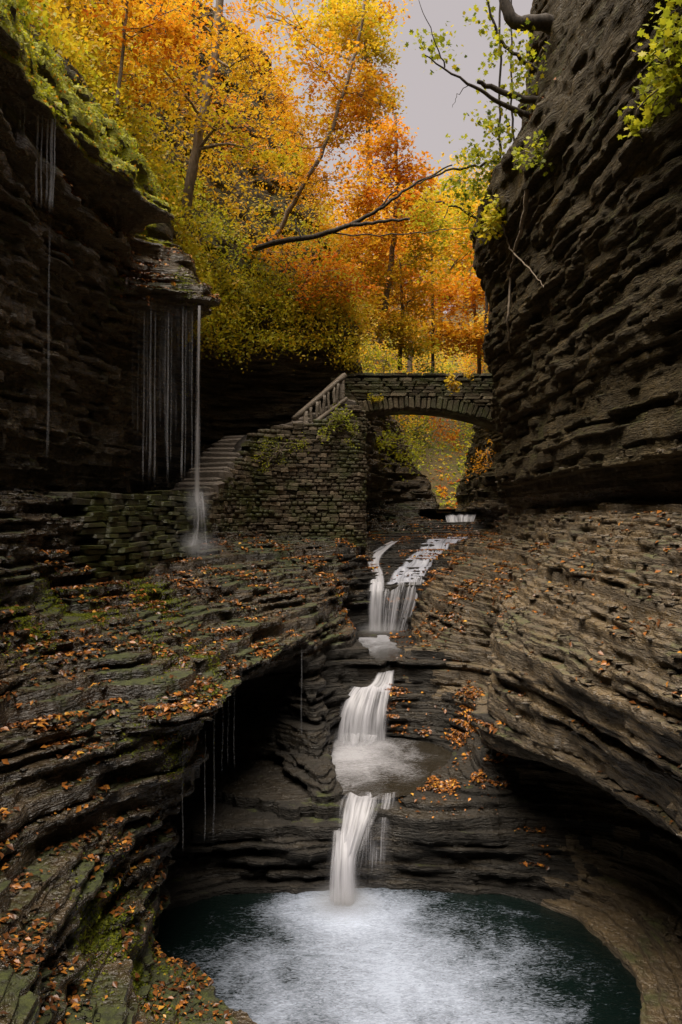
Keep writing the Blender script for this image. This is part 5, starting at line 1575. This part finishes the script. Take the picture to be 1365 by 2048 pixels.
Vw = np.stack([Vb[:, :, 0] * ca - Vb[:, :, 1] * sa, Vb[:, :, 0] * sa + Vb[:, :, 1] * ca, Vb[:, :, 2] + Vb[:, :, 0] * tx + Vb[:, :, 1] * ty], -1) + TC[pick][:, None] + np.array([0, 0, .01])
fl = (bf[None] + (np.arange(NF) * 8)[:, None, None]).reshape(-1, 4)
rt = _rightside[pick]
for nm, sel, mt in (('rubble', rt, M_ROCK_R), ('rubble', ~rt, M_ROCK_L)):
    q = np.nonzero(sel)[0]
    ff = (bf[None] + (np.arange(len(q)) * 8)[:, None, None]).reshape(-1, 4)
    o = obj(nm, mesh_np(nm, Vw[q].reshape(-1, 3), ff), mt)
    tag(o, 'loose flakes of shale scattered on the ledges', 'rubble', kind='stuff')

# ------------------------------------------------------------------ cushions of moss along the wet ledges
mw = np.zeros(len(TC))
for (mx_, my_, mz_, ms_) in ((-3.55, 14.6, -1.5, .5), (-3.1, 13.6, -1.9, .4), (-2.6, 12.6, -2.3, .5), (-2.1, 11.4, -2.7, .4), (-4.2, 12.6, -1.5, .5), (-4.4, 10.8, -1.7, .5), (-2.4, 10.6, -3.1, .4), (-2.6, 9.0, -4.6, .5), (-2.4, 9.6, -5.4, .5), (-4.7, 17.5, 4.9, .6), (-3.6, 18.9, 5.2, .5), (-.2, 20.6, -2.2, .25)):
    d2 = ((x_ - mx_) ** 2 + (y_ - my_) ** 2 + ((z_ - mz_) * 1.2) ** 2) / ms_ ** 2
    mw += np.exp(-d2)
mw = mw * np.clip(up + .35, 0, 1) * TA * np.clip(.4 + 1.5 * NZ[3].pts(x_ * 3 + z_, y_ * 3 - z_), 0, 1)
NM = 15000
pick = rng.choice(len(TC), NM, p=mw / mw.sum())
c4 = TV[TQ[pick]]
u_, v_ = rng.random((NM, 1)), rng.random((NM, 1))
P = (c4[:, 0] * (1 - u_) + c4[:, 1] * u_) * (1 - v_) + (c4[:, 3] * (1 - u_) + c4[:, 2] * u_) * v_ + TN[pick] * .012
o = obj('moss_foliage', leaves_mesh('moss_foliage', P, TN[pick] + rng.normal(0, .6, (NM, 3)), rng.uniform(.02, .055, NM), .07 + rng.normal(0, .04, NM), LEAF_A, rng), M_LEAF)
tag(o, 'bright green moss cushions along the wet ledges', 'moss', kind='stuff')

# fuzz and small leaves on the steep mossy bank
mid = np.nonzero(_moss & (TC[:, 1] > 9))[0]
NM = 12000
pick = rng.choice(mid, NM, p=TA[mid] / TA[mid].sum())
c4 = TV[TQ[pick]]
u_, v_ = rng.random((NM, 1)), rng.random((NM, 1))
P = (c4[:, 0] * (1 - u_) + c4[:, 1] * u_) * (1 - v_) + (c4[:, 3] * (1 - u_) + c4[:, 2] * u_) * v_ + TN[pick] * .02
tn = np.where(rng.random(NM) < .12, .6, .2) + rng.normal(0, .05, NM)
o = obj('moss_foliage', leaves_mesh('moss_foliage', P, TN[pick] + rng.normal(0, .8, (NM, 3)), rng.uniform(.025, .08, NM), tn, LEAF_A, rng), M_LEAF)
tag(o, 'yellow green moss and creeping leaves on the steep bank above the strands', 'moss', kind='stuff')
